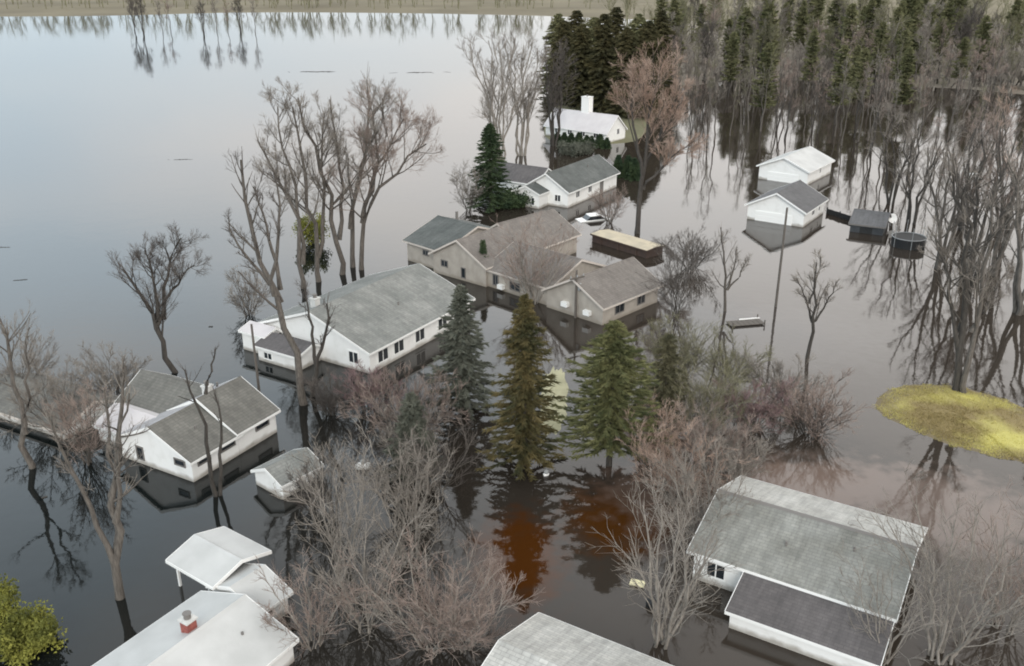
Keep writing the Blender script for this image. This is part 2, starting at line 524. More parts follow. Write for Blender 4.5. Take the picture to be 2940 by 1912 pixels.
shore = [Vector(p) for p in ((-900, 640, 0), (-300, 560, 0), (-140, 600, 0), (0, 575, 0), (140, 500, 0), (420, 470, 0), (900, 600, 0), (1200, 1800, 0),
                             (0, 2600, 0), (-1200, 1800, 0))]
mound('far_shore', shore, 1.5, material('far winter land', (0.12, 0.10, 0.06), (0.17, 0.145, 0.09), 0.02, 0.95), seed=7)
croft = [at(*p) for p in ((1570, 408), (1650, 412), (1740, 418), (1800, 415), (1850, 400), (1880, 340), (1820, 290), (1680, 270), (1590, 300), (1550, 370))]
floor = [at(*p) for p in ((1890, 262), (2060, 238), (2300, 235), (2560, 250), (2800, 262), (3100, 290), (3400, 300), (3300, 120), (2600, 40), (1950, 60), (1760, 150), (1800, 250))]
mound('wood_floor', floor, 0.35, material('leaf litter', (0.17, 0.145, 0.11), (0.25, 0.22, 0.18), 0.08, 0.95), seed=11)
mound('garden_bank', croft, 0.3, material('dull winter lawn', (0.16, 0.155, 0.08), (0.11, 0.105, 0.06), 0.1, 0.95), seed=9)


# ------------------------------------------------------------------ houses
def frame_of(root):
    return Matrix.Translation(root.location) @ Matrix.Rotation(root.rotation_euler.z, 4, 'Z')


class Block:
    """one gabled volume of a house: front corner p0, a = along x, b = along y"""
    def __init__(self, root, p0, ang, L, W, h, rise, axis, wall, roof, trim, rf=0.5, ov=0.3, base=-1.4, open_=False, boards=True, ridge=None, roof2=None):
        self.root, self.L, self.W, self.h = root, L, W, h
        m = frame_of(root).inverted() @ (Matrix.Translation((p0[0], p0[1], 0)) @ Matrix.Rotation(R(ang), 4, 'Z'))
        self.loc, self.rz = m.to_translation(), m.to_euler().z
        U, X = (L, W) if axis == 'a' else (W, L)      # along the ridge, across it

        def q(u, x, z):
            return (u, x, z) if axis == 'a' else (x, u, z)
        self.q, self.rise, self.rf, self.axis = q, rise, rf, axis
        xr, zr = X * rf, h + rise
        if not open_:
            b = MB()
            b.poly([q(0, 0, base), q(U, 0, base), q(U, X, base), q(0, X, base), q(0, 0, h), q(U, 0, h), q(U, X, h), q(0, X, h), q(0, xr, zr), q(U, xr, zr)],
                   [(0, 1, 5, 4), (2, 3, 7, 6), (3, 0, 4, 8, 7), (1, 2, 6, 9, 5), (4, 5, 9, 8), (6, 7, 8, 9), (0, 1, 2, 3)])
            b.build('wall', wall, root, self.loc, self.rz)
        t, lift = 0.13, 0.02
        s1 = rise / max(xr, 1e-3)
        s2 = rise / max(X - xr, 1e-3)
        prof = [(-ov, h - s1 * ov + lift), (xr, zr + lift), (X + ov, h - s2 * ov + lift), (X + ov, h - s2 * ov + lift + t), (xr, zr + lift + t),
                (-ov, h - s1 * ov + lift + t)]
        if rf <= 0.001: prof = [(0.0, zr + lift)] + prof[1:3] + [prof[3], (0.0, zr + lift + t)]
        vs = [q(-ov, *p) for p in prof] + [q(U + ov, *p) for p in prof]
        k = len(prof)
        if k == 6:
            caps = [(0, 1, 4, 5), (1, 2, 3, 4), (6, 7, 10, 11), (7, 8, 9, 10)]
        else:
            prof = [prof[0], prof[2], prof[3], prof[4]]
            k = 4
            vs = [q(-ov, *p) for p in prof] + [q(U + ov, *p) for p in prof]
            caps = [(0, 1, 2, 3), (4, 5, 6, 7)]
        b = MB().poly(vs, caps + [(i, (i + 1) % k, k + (i + 1) % k, k + i) for i in range(k)])
        if isinstance(roof, dict): roof = roof[axis]
        self.roof = b.build('roof', roof, root, self.loc, self.rz)
        if roof2:                                           # the far slope gets a second, paler colour
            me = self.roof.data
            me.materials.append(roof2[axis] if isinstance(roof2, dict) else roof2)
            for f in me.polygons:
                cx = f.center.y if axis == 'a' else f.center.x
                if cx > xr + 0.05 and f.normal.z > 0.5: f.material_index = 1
        if not boards: return
        # fascia along the eaves
        d = 0.03
        for x, z, sg in ((-ov, h - s1 * ov + lift, -1), (X + ov, h - s2 * ov + lift, 1)):
            if rf <= 0.001 and sg < 0: continue
            x0, x1 = sorted((x, x + sg * d))
            b = MB()
            vs = [q(-ov - 0.02, x0, z - 0.05), q(U + ov + 0.02, x0, z - 0.05), q(U + ov + 0.02, x1, z - 0.05), q(-ov - 0.02, x1, z - 0.05),
                  q(-ov - 0.02, x0, z + t - 0.01), q(U + ov + 0.02, x0, z + t - 0.01), q(U + ov + 0.02, x1, z + t - 0.01), q(-ov - 0.02, x1, z + t - 0.01)]
            b.poly(vs, [(0, 1, 2, 3), (4, 5, 6, 7), (0, 1, 5, 4), (1, 2, 6, 5), (2, 3, 7, 6), (3, 0, 4, 7)])
            b.build('fascia', trim, self.roof)
        # rake boards on the gable ends
        for u, sg in ((-ov, -1), (U + ov, 1)):
            u0, u1 = sorted((u, u + sg * d))
            for (xa, za), (xb, zb) in (((-ov, h - s1 * ov + lift), (xr, zr + lift)), ((X + ov, h - s2 * ov + lift), (xr, zr + lift))):
                if abs(xb - xa) < 0.4: continue
                vs = []
                for uu in (u0, u1):
                    vs += [q(uu, xa, za - 0.06), q(uu, xb, zb - 0.06), q(uu, xb, zb + t + 0.015), q(uu, xa, za + t + 0.015)]
                MB().poly(vs, [(0, 1, 2, 3), (4, 5, 6, 7), (0, 1, 5, 4), (1, 2, 6, 5), (2, 3, 7, 6), (3, 0, 4, 7)]).build('rake_board', trim, self.roof)
        # ridge cap
        if rf > 0.001:
            w = 0.16
            b = MB()
            z = zr + lift + t
            vs = []
            for u in (-ov, U + ov):
                vs += [q(u, xr - w, z - s1 * w + 0.005), q(u, xr, z + 0.035), q(u, xr + w, z - s2 * w + 0.005), q(u, xr, z - 0.03)]
            b.poly(vs, [(0, 1, 2, 3), (4, 5, 6, 7)] + [(i, (i + 1) % 4, 4 + (i + 1) % 4, 4 + i) for i in range(4)])
            b.build('ridge_cap', ridge or roof, self.roof)

    def face(self, side, u, z):
        """side: f = x 0, k = x L, r = y 0, l = y W"""
        return {'f': ((0, u, z), (0, 1), (-1, 0)), 'k': ((self.L, u, z), (0, 1), (1, 0)), 'r': ((u, 0, z), (1, 0), (0, -1)),
                'l': ((u, self.W, z), (1, 0), (0, 1))}[side]

    def panel(self, b, side, u0, u1, z0, z1, d0, d1):
        (x, y, _), (tx, ty), (nx, ny) = self.face(side, 0, 0)
        xs = sorted((x + tx * u0 + nx * d0, x + tx * u1 + nx * d1))
        ys = sorted((y + ty * u0 + ny * d0, y + ty * u1 + ny * d1))
        b.box(xs[0], xs[1], ys[0], ys[1], z0, z1)

    def window(self, side, u, z, w, hh, frame=None, mull=True):
        frame = frame or M['trim']
        b = MB()
        u0, u1, z0, z1, k = u - w / 2, u + w / 2, z, z + hh, 0.09
        self.panel(b, side, u0 - k, u1 + k, z0 - k, z0, -0.02, 0.06)
        self.panel(b, side, u0 - k, u1 + k, z1, z1 + k, -0.02, 0.06)
        self.panel(b, side, u0 - k, u0, z0, z1, -0.02, 0.055)
        self.panel(b, side, u1, u1 + k, z0, z1, -0.02, 0.055)
        if mull: self.panel(b, side, u - 0.03, u + 0.03, z0, z1, 0.0, 0.045)
        o = b.build('window', frame, self.root, self.loc, self.rz)
        p = MB()
        self.panel(p, side, u0 + 0.002, u1 - 0.002, z0 + 0.002, z1 - 0.002, -0.02, 0.02)
        p.build('pane', M['glass'], o)
        return o

    def door(self, side, u, w, top, mat, panels=0):
        b = MB()
        self.panel(b, side, u - w / 2, u + w / 2, -1.3, top, -0.02, 0.04)
        o = b.build('garage_door' if panels else 'door', mat, self.root, self.loc, self.rz)
        for i in range(panels):
            z1 = top - 0.06 - i * 0.52
            if z1 < 0: break
            p = MB()
            self.panel(p, side, u - w / 2 + 0.06, u + w / 2 - 0.06, z1 - 0.44, z1, 0.02, 0.075)
            p.build('door_panel', mat, o)
        return o

    def pipe(self, u, x, hgt=0.45, r=0.07, mat=None, name='vent_pipe'):
        """a vent standing on the roof at u along the ridge, x across"""
        X = self.W if self.axis == 'a' else self.L
        xr = X * self.rf
        z = self.h + (self.rise * x / xr if x < xr else self.rise * (X - x) / (X - xr))
        p = self.q(u, x, z)
        return MB().bar(p, (p[0], p[1], z + hgt + 0.15), r, 10).build(name, mat or M['tan_trim'], self.root, self.loc, self.rz)

    def chimney(self, u, x, w, d, hgt, mat, cap=None):
        X = self.W if self.axis == 'a' else self.L
        xr = X * self.rf
        z = self.h + (self.rise * x / xr if x < xr else self.rise * (X - x) / (X - xr))
        p = self.q(u, x, z)
        b = MB().box(p[0] - w / 2, p[0] + w / 2, p[1] - d / 2, p[1] + d / 2, z - 0.6, z + hgt)
        o = b.build('chimney', mat, self.root, self.loc, self.rz)
        b = MB().box(p[0] - w / 2 - 0.06, p[0] + w / 2 + 0.06, p[1] - d / 2 - 0.06, p[1] + d / 2 + 0.06, z + hgt, z + hgt + 0.1)
        b.build('chimney_cap', cap or mat, o)
        b = MB().lathe([(0.16, z + hgt + 0.1), (0.16, z + hgt + 0.32), (0.20, z + hgt + 0.34), (0.20, z + hgt + 0.38)], 12, p[0], p[1])
        b.build('flue', M['tan_trim'], o)
        return o


def house(name, label, cat, p0, ang, group=None):
    return tag(empty(name, (p0[0], p0[1], 0), R(ang)), label, cat, group)


def along(p, ang, d):
    return (p[0] + math.cos(R(ang)) * d, p[1] + math.sin(R(ang)) * d)


W_, T_ = M['white_siding'], M['trim']

# left bungalow
A0 = (-19.65, 48.87)
hA = house('bungalow', 'white bungalow with olive grey roofs at the left, small shed beside its right end', 'house', A0, 61)
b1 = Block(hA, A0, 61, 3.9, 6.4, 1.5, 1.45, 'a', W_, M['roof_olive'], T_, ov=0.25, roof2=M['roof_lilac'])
p = along(A0, 61, 3.92)
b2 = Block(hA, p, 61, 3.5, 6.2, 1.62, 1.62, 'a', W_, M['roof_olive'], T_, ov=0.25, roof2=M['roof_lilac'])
p = along(along(A0, 61, 3.4), 151, 4.2)
b3 = Block(hA, p, 61, 4.6, 6.3, 1.5, 1.35, 'b', W_, M['roof_olive'], T_, ov=0.25)
p = along(along(A0, 61, 0.8), 151, 6.0)
b4 = Block(hA, p, 61, 3.4, 3.6, 1.1, 0.7, 'b', W_, M['roof_ivory'], T_, ov=0.2)
b1.window('r', 1.0, 0.95, 0.9, 0.32, M['tan_trim'], False)
b1.window('r', 3.0, 0.95, 1.1, 0.34, M['tan_trim'], False)
b2.window('r', 2.2, 1.0, 1.1, 0.34, M['tan_trim'], False)
b1.window('f', 1.0, 0.95, 0.8, 0.32, M['tan_trim'], False)
b1.window('f', 4.6, 0.4, 0.5, 0.8, M['tan_trim'], False)
b3.window('l', 2.3, 0.5, 0.7, 1.0)
b2.pipe(2.6, 4.2, 0.35)
b1.pipe(2.0, 1.6, 0.2, 0.05)
b2.chimney(1.2, 3.6, 0.5, 0.5, 0.6, M['concrete'])

# green grey roofed house
B0 = (-11.02, 64.76)
hB = house('wide_gabled_house', 'white house with broad green grey roof and small dark roofed porch, behind pink bushes', 'house', B0, 58.3)
b1 = Block(hB, B0, 58.3, 13.8, 11.5, 1.9, 2.1, 'a', W_, M['roof_green'], T_, ov=0.35)
for u in (1.6, 3.6, 6.4, 9.6, 12.0): b1.window('r', u, 0.55, 1.2, 0.95)
b1.window('f', 9.2, 0.5, 1.6, 1.0)
b1.window('f', 1.6, 0.6, 0.9, 0.9)
b1.pipe(7.0, 2.6, 0.3)
b1.chimney(1.7, 6.9, 0.55, 0.55, 0.8, M['concrete'])
p = along(along(B0, 58.3, -2.6), 148.3, 5.1)
b2 = Block(hB, p, 58.3, 2.55, 4.3, 1.25, 0.45, 'b', W_, M['roof_brown'], T_, rf=0.62, ov=0.25)
b2.window('f', 3.2, 0.35, 0.8, 0.5)
p = along(along(B0, 58.3, -1.7), 148.3, 9.5)
b3 = Block(hB, p, 58.3, 1.65, 2.6, 1.6, 0.35, 'b', W_, M['roof_ivory'], T_, rf=0.7, ov=0.18)

# beige double gabled house in the middle
Bg, Bt, Rt = M['beige_siding'], M['beige_trim'], M['roof_taupe']
C0 = (7.95, 74.95)
CA = 46.0
hC = house('twin_gabled_house', 'long beige house with two front gables and taupe roofs, centre of the photo', 'house', C0, CA)


def fc(d, inn=0.0):                                   # d metres to the left of the right corner, inn metres behind the front
    return along(along(C0, CA + 90, d), CA, inn)


c2 = Block(hC, C0, CA, 8.2, 6.6, 1.75, 1.75, 'a', Bg, Rt, Bt, ov=0.35)
c4 = Block(hC, fc(6.6, 0.35), CA, 8.6, 8.3, 1.75, 1.7, 'b', Bg, Rt, Bt, ov=0.25, boards=True)
c1 = Block(hC, fc(14.6, 0.0), CA + 4, 15.0, 7.2, 2.1, 1.95, 'a', Bg, Rt, Bt, ov=0.35)
c3 = Block(hC, fc(21.2, 0.25), CA, 9.5, 5.6, 2.2, 1.6, 'b', Bg, M['roof_slate'], Bt, rf=0.5, ov=0.35)
c5 = Block(hC, along(fc(19.5, 0), CA, 9.0), CA, 7.0, 4.4, 1.9, 1.3, 'a', Bg, Rt, Bt, ov=0.3)
c1.window('f', 5.6, 1.0, 0.8, 0.55, M['tan_trim'])
c1.window('f', 3.0, 0.35, 0.45, 0.95, M['tan_trim'], False)
c3.window('f', 2.6, 1.25, 0.8, 0.45, M['tan_trim'])
c4.window('f', 7.0, 0.4, 0.6, 0.95, M['tan_trim'])
c4.window('f', 4.4, 0.5, 1.2, 0.7, M['tan_trim'])
c2.window('r', 2.4, 0.6, 1.2, 0.8, M['tan_trim'])
c2.window('r', 5.6, 0.6, 1.0, 0.8, M['tan_trim'])
for blk, u, z in ((c2, 4.2, 0.75), (c2, 1.6, 0.6), (c4, 6.1, 0.25)):   # white meter and cooler boxes on the wall
    b = MB()
    blk.panel(b, 'f', u - 0.35, u + 0.35, z, z + 0.42, -0.02, 0.4)
    b.build('cooler_box', M['white_paint'], hC, blk.loc, blk.rz)
c1.pipe(6.0, 1.6, 0.35)
c1.pipe(10.5, 1.9, 0.35)
c3.pipe(4.9, 6.6, 0.9, 0.16)
c5.pipe(2.0, 1.2, 0.3, 0.12)

# white house with a slate roof behind it
D0 = (7.2, 115.84)
hD = house('slate_roofed_house', 'white slate roofed house with dark brown left wing, right of the dark evergreen', 'house', D0, 57.4)
d1 = Block(hD, D0, 57.4, 14.0, 6.4, 2.1, 1.95, 'a', W_, M['roof_slate'], T_, ov=0.35)
p = along(along(D0, 57.4, 1.2), 147.4, 5.6)
d2 = Block(hD, p, 57.4, 5.6, 9.2, 2.2, 1.5, 'b', W_, M['roof_brown'], T_, ov=0.3)
p = along(along(D0, 57.4, -2.4), 147.4, 2.9)
d3 = Block(hD, p, 57.4, 2.5, 3.9, 1.85, 0.8, 'a', W_, M['roof_slate'], T_, ov=0.2)
for u in (2.6, 6.0): d1.window('r', u, 0.9, 0.9, 0.75)
d1.door('r', 9.4, 1.0, 1.75, M['tan_trim'])
d1.window('f', 1.5, 0.7, 0.8, 0.8)
d3.window('f', 2.6, 0.5, 1.3, 0.8)
d3.window('f', 0.9, 0.4, 0.4, 0.9, mull=False)
d2.window('f', 2.2, 0.7, 1.0, 1.0)
d1.pipe(9.0, 2.0, 0.4)

# long pale house with chimney
E0 = (16.4, 160.0)
hE = house('long_white_house', 'long white house with pale roof and tall white chimney before the dark evergreens', 'house', E0, 51)
e1 = Block(hE, E0, 51, 6.0, 13.2, 1.85, 2.5, 'b', W_, M['roof_ivory'], T_, ov=0.3)
for u in (2.2, 5.0, 7.8, 10.6): e1.window('f', u, 0.75, 0.9, 0.85)
e1.window('r', 3.6, 1.2, 0.7, 0.9)
e1.chimney(6.6, 3.4, 1.3, 1.6, 3.0, M['white_paint'])

# two white houses upper right
F0 = (41.93, 128.56)
hF = house('white_roofed_house', 'white house with a white roof, behind the grey roofed house at the upper right', 'house', F0, 53.2)
f1 = Block(hF, F0, 53.2, 9.8, 7.25, 1.95, 1.5, 'a', W_, M['roof_white'], T_, ov=0.35)
f1.window('r', 5.0, 0.9, 0.6, 0.9)
f1.door('f', 3.6, 4.6, 1.3, M['white_paint'], 4)
G0 = (34.93, 106.62)
hG = house('garage_house', 'white gabled house with a mid grey roof and closed garage door, utility pole in front', 'house', G0, 55.4)
g1 = Block(hG, G0, 55.4, 7.9, 7.0, 1.85, 1.78, 'a', W_, M['roof_grey'], T_, ov=0.35)
g1.door('f', 3.7, 4.6, 1.25, M['white_paint'], 4)
g1.window('r', 3.4, 0.8, 0.9, 0.6)
g1.window('r', 5.8, 0.8, 0.5, 0.6, mull=False)

# dark shed beside it
H0 = (43.19, 103.09)
hH = house('dark_shed', 'dark grey shed with rounded grey roof, left of the round black trampoline', 'shed', H0, 62)
h1 = Block(hH, H0, 62, 5.0, 3.7, 0.95, 0.95, 'b', M['dark_siding'], M['roof_grey'], M['tan_trim'], ov=0.2, rf=0.6)
h1.door('f', 1.9, 1.4, 0.7, M['black_wood'])

# big pale grey roof, bottom right
I0 = (17.61, 34.41)
hI = house('large_roofed_house', 'white house under a big weathered pale grey roof, at the bottom right', 'house', I0, 58.5)
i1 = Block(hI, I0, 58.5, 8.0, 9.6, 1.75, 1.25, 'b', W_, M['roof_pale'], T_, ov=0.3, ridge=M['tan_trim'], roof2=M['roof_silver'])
p = along(I0, 58.5, -2.7)
i2 = Block(hI, p, 58.5, 2.7, 6.7, 0.95, 0.62, 'b', W_, M['roof_brown'], T_, rf=0.98, ov=0.2)
i1.window('f', 8.4, 0.55, 0.9, 0.8)
i1.window('r', 3.0, 0.6, 0.9, 0.8)
i1.pipe(5.5, 1.8, 0.25, 0.06)
i1.pipe(2.4, 2.7, 0.25, 0.06)

# white roofed house with brick chimney, bottom left
J0 = (-12.05, 35.3)
hJ = house('brick_chimney_house', 'house with pale white roofs, red brick chimney and open carport, at the bottom left', 'house', J0, 54.6)
j2 = Block(hJ, J0, 54.6, 1.75, 3.5, 1.15, 0.66, 'a', W_, M['roof_white'], T_, ov=0.2)
j3 = Block(hJ, (-13.16, 28.21), 58.5, 6.0, 6.1, 1.15, 1.05, 'a', W_, M['roof_white'], T_, ov=0.2)
p = along(along(J0, 54.6, -0.2), 144.6, 3.0)
j1 = Block(hJ, p, 54.6, 3.2, 3.3, 1.55, 0.45, 'b', W_, M['roof_white'], T_, ov=0.22, open_=True)
for x, y in ((0.12, 3.15), (3.05, 3.15), (0.12, 0.6)):
    MB().box(x - 0.06, x + 0.06, y - 0.06, y + 0.06, -1.4, 1.56).build('post', M['white_paint'], hJ, j1.loc, j1.rz)
j3.chimney(3.3, 3.5, 0.5, 0.5, 0.7, M['brick'], M['concrete'])
j3.pipe(4.6, 1.6, 0.12, 0.06)
j2.window('r', 0.5, 0.55, 0.5, 0.5, mull=False)

# small shed by the left bungalow
M0 = (-13.67, 46.95)
hM = house('garden_shed', 'small white garden shed with a grey roof beside the left bungalow', 'shed', M0, 51)
m1 = Block(hM, M0, 51, 2.9, 2.65, 0.95, 0.6, 'a', W_, M['roof_green'], T_, ov=0.16)

# roof corner at the bottom edge, and the house cut by the left edge
kc = at(1548, 1755, 1.75)
K0 = along(along(kc, 238.5, 6.75), 328.5, 7.75)
hK = house('corner_roof_house', 'house at the bottom edge showing only the pale corner of its roof', 'house', K0, 58.5)
k1 = Block(hK, K0, 58.5, 6.5, 7.5, 1.6, 0.9, 'b', W_, M['roof_silver'], T_, rf=0.5, ov=0.25)
L0 = at(185, 1262)
hL = house('edge_house', 'low house with olive grey roof cut by the left edge of the photo', 'house', (L0.x, L0.y), 62)
l1 = Block(hL, (L0.x, L0.y), 62, 5.0, 9.0, 0.7, 1.0, 'b', W_, M['roof_olive'], M['beige_trim'], ov=0.3)

# long low brown shed
N0 = at(1856, 742)
hN = house('low_brown_shed', 'long low dark brown shed with flat tan roof, beside the rusty tree', 'shed', (N0.x, N0.y), 40)
n1 = Block(hN, (N0.x, N0.y), 40, 2.6, 8.3, 0.8, 0.12, 'b', M['brown_siding'], M['roof_tan'], M['brown_siding'], ov=0.15)
for u in (1.5, 4.2, 6.9):
    b = MB()
    n1.panel(b, 'f', u - 0.07, u + 0.07, -1.3, 0.76, 0.0, 0.12)
    b.build('post', M['brown_siding'], hN, n1.loc, n1.rz)


# ------------------------------------------------------------------ trees
def unit(v):
    return v / np.maximum(np.linalg.norm(v, axis=-1, keepdims=True), 1e-9)


def tubes(P, Rr, S):
    """P (T, K, 3) polylines, Rr (T, K) radii -> verts, quads"""
    T, K, _ = P.shape
    t = np.empty_like(P)
    t[:, 1:-1] = P[:, 2:] - P[:, :-2]
    t[:, 0] = P[:, 1] - P[:, 0]
    t[:, -1] = P[:, -1] - P[:, -2]
    t = unit(t)
    ref = np.where(np.abs(t[..., 2:3]) > 0.9, np.array([1.0, 0.2, 0.0]), np.array([0.0, 0.0, 1.0]))
    a = unit(np.cross(t, ref))
    b = np.cross(t, a)
    an = np.arange(S) * 2 * np.pi / S
    V = P[:, :, None] + Rr[:, :, None, None] * (a[:, :, None] * np.cos(an)[:, None] + b[:, :, None] * np.sin(an)[:, None])
    idx = np.arange(T * K * S).reshape(T, K, S)
    n = np.roll(idx, -1, axis=2)
    Q = np.stack([idx[:, :-1], n[:, :-1], n[:, 1:], idx[:, 1:]], -1).reshape(-1, 4)
    return V.reshape(-1, 3), Q


def quad_mesh(name, groups, mat, smooth=True):
    V, Q, k = [], [], 0
    for v, q in groups:
        V.append(v); Q.append(q + k); k += len(v)
    V, Q = np.concatenate(V), np.concatenate(Q)
    me = bpy.data.meshes.new(name)
    me.vertices.add(len(V))
    me.vertices.foreach_set('co', V.reshape(-1).astype(np.float32))
    me.loops.add(Q.size)
    me.loops.foreach_set('vertex_index', Q.reshape(-1).astype(np.int32))
    me.polygons.add(len(Q))
    me.polygons.foreach_set('loop_start', np.arange(0, Q.size, 4, dtype=np.int32))
    if smooth: me.polygons.foreach_set('use_smooth', np.ones(len(Q), dtype=bool))
    me.update(calc_edges=True)
    me.materials.append(mat)
    return me


def sprout(P, Rr, n, rs, ang, ratio, fr, K, up, jit, rmin, lmin=0.0, power=1.0):
    """n children on every polyline"""
    T, K0, _ = P.shape
    f = fr[0] + (fr[1] - fr[0]) * rs.rand(T, n) ** power
    x = f * (K0 - 1)
    i = np.minimum(x.astype(int), K0 - 2)
    w = (x - i)[..., None]
    ti = np.arange(T)[:, None]
    base = P[ti, i] * (1 - w) + P[ti, i + 1] * w
    tan = unit(P[ti, i + 1] - P[ti, i])
    rb = Rr[ti, i] * (1 - w[..., 0]) + Rr[ti, i + 1] * w[..., 0]
    L = np.linalg.norm(np.diff(P, axis=1), axis=-1).sum(1)[:, None]
    perp = unit(np.cross(tan, rs.randn(T, n, 3)))
    th = np.radians(ang[0] + (ang[1] - ang[0]) * rs.rand(T, n))[..., None]
    d = tan * np.cos(th) + perp * np.sin(th)
    ln = np.maximum(L * ratio * (1.15 - 0.6 * f) * (0.65 + 0.6 * rs.rand(T, n)), lmin)
    step = (ln / (K - 1))[..., None]
    C = np.empty((T, n, K, 3))
    C[:, :, 0] = base
    for k in range(1, K):
        d = unit(d + np.array([0, 0, up]) / (K - 1) + jit * rs.randn(T, n, 3))
        C[:, :, k] = C[:, :, k - 1] + d * step
    r0 = np.maximum(rb * 0.48, rmin)
    tap = np.linspace(1, 0.4, K)
    return C.reshape(T * n, K, 3), (r0[..., None] * tap).reshape(T * n, K)


def resample(pts, K):
    pts = np.array(pts, float)
    d = np.r_[0, np.cumsum(np.linalg.norm(np.diff(pts, axis=0), axis=1))]
    s = np.linspace(0, d[-1], K)
    o = np.stack([np.interp(s, d, pts[:, i]) for i in range(3)], 1)
    for _ in range(2): o[1:-1] = 0.25 * o[:-2] + 0.5 * o[1:-1] + 0.25 * o[2:]
    return o


def bare_meshes(stems, radii, seed, bark, twig, lev=(9, 6, 5, 2), ang=(28, 55), ratio=(0.27, 0.5, 0.55), start=0.35, up=0.5, rmin=0.012, jit=0.10,
                name='tree', top_start=None):
    """stems: polylines in local metres; returns (trunk mesh, crown mesh)"""
    rs = np.random.RandomState(seed)
    K = 9
    P0 = np.stack([resample(s, K) for s in stems])
    P0[:, 1:-1] += rs.randn(len(stems), K - 2, 3) * 0.012 * np.linalg.norm(P0[:, -1] - P0[:, 0], axis=-1)[:, None, None]
    R0 = np.array(radii)[:, None] * np.linspace(1, 0.22, K) ** 0.9
    R0[:, 0] *= 1.3
    P1, R1 = sprout(P0, R0, lev[0], rs, ang, ratio[0], (start, 0.98), 5, up, jit, rmin * 1.6)
    P2, R2 = sprout(P1, R1, lev[1], rs, (20, 50), ratio[1], (0.25, 1.0), 4, up * 0.6, jit, rmin * 1.15, 0.35)
    trunk = quad_mesh('trunk', [tubes(P0, R0, 7), tubes(P1, R1, 4)], bark)
    gr = [tubes(P2, R2, 3)]
    if lev[2]:
        P3, R3 = sprout(P2, R2, lev[2], rs, (18, 48), ratio[2], (0.2, 1.0), 3, up * 0.5, jit, rmin * 0.85, 0.3)
        gr.append(tubes(P3, R3, 3))
        if len(lev) > 3 and lev[3]:
            P4, R4 = sprout(P3, R3, lev[3], rs, (18, 45), 0.55, (0.2, 1.0), 3, up * 0.5, jit, rmin * 0.7, 0.25)
            gr.append(tubes(P4, R4, 3))
    # twigs at the tips of the stems
    Pt, Rt = sprout(P0, R0, 6, rs, (10, 35), 0.16, (0.85, 1.0), 4, up, jit, rmin)
    gr.append(tubes(Pt, Rt, 3))
    crown = quad_mesh('crown', gr, twig)
    return trunk, crown


def plant(name, meshes, loc, rz=0.0, s=1.0, label=None, cat='tree', group=None, names=('trunk', 'crown'), tilt=None):
    o = empty(name, loc, rz)
    o.scale = (s, s, s)
    if tilt: o.rotation_euler = (tilt[0], tilt[1], rz)
    for n, me in zip(names, meshes): link(n, me, o)
    return tag(o, label, cat, group)


def copy_plant(src, loc, rz, s, label=None, sz=None):
    c = src.copy()
    COL.objects.link(c)
    c.location, c.rotation_euler, c.scale = loc, (0, 0, rz), (s, s, sz or s)
    if label: c['label'] = label
    for ch in src.children:
        d = ch.copy()
        COL.objects.link(d)
        d.parent = c
    return c


def guided(base, lines, seed, depth=0.35):
    """branch lines seen in the photograph, stood up on the level of the tree's foot; each also leans towards or away from the viewer"""
    b = at(*base)
    rng = random.Random(seed)
    zc = b.y * CP - (0 - CAM_H) * SP
    m = zc / F_PX                                    # metres per photo pixel at the tree
    vert = m / math.cos(math.atan2(CAM_H, b.y)) if b.y > 1 else m
    stems = []
    for ln in lines:
        sw = (rng.random() - 0.5) * 2 * depth
        sx = []
        for (px, py) in ln:
            z = (base[1] - py) * vert
            u = (px - 1470.0) / F_PX
            # horizontal place at that height on the plane of the tree
            v = (py - 956.0) / F_PX
            d = (u, CP - v * SP, -SP - v * CP)
            t = b.y / d[1]
            x, zz = d[0] * t, CAM_H + d[2] * t
            sx.append((x - b.x, zz * sw * 0.5, zz))
        s0 = sx[0]
        if s0[2] < 1.0: sx.insert(0, (s0[0] * 0.9, 0, -1.3))
        stems.append(sx)
    return b, stems


def auto_stems(n, h, spread, seed, base_r=0.3, curve=0.3, low=0.55):
    rng = random.Random(seed)
    out = []
    for i in range(n):
        a = 2 * math.pi * (i + rng.random() * 0.7) / n
        sp = spread * math.sqrt(rng.random() * 0.9 + 0.1)
        hh = h * (1 - (1 - low) * (sp / max(spread, 1e-3)) * rng.random())
        bx, by = math.cos(a) * base_r, math.sin(a) * base_r
        pts = [(bx * 0.8, by * 0.8, -1.3)]
        for k in (0.0, 0.25, 0.5, 0.75, 1.0):
            q = k ** (1 + curve)
            pts.append((bx + math.cos(a) * sp * q + rng.uniform(-1, 1) * 0.03 * h, by + math.sin(a) * sp * q + rng.uniform(-1, 1) * 0.03 * h, hh * k))
        out.append(pts)
    return out


# --- trees drawn after their own branches ---
def tree(name, base, lines, radii, label, seed, bark='bark', twig='twig_grey', cat='tree', group=None, **kw):
    b, st = guided(base, lines, seed)
    me = bare_meshes(st, radii, seed, M[bark], M[twig], **kw)
    return plant(name, me, b, label=label, cat=cat, group=group)


tree('bare_tree', (500, 1068), [[(500, 1068), (470, 975), (455, 930), (420, 860), (380, 810), (355, 770)], [(455, 930), (448, 840), (430, 770), (412, 720)],
                                [(462, 925), (462, 830), (470, 760), (500, 700)], [(458, 920), (480, 850), (530, 790), (560, 760)]],
     [0.26, 0.17, 0.17, 0.15], 'small bare dark tree standing alone in the open water at the left', 11, 'dark_bark', 'twig_dark', lev=(12, 7, 5, 2), ratio=(0.36, 0.62, 0.6))

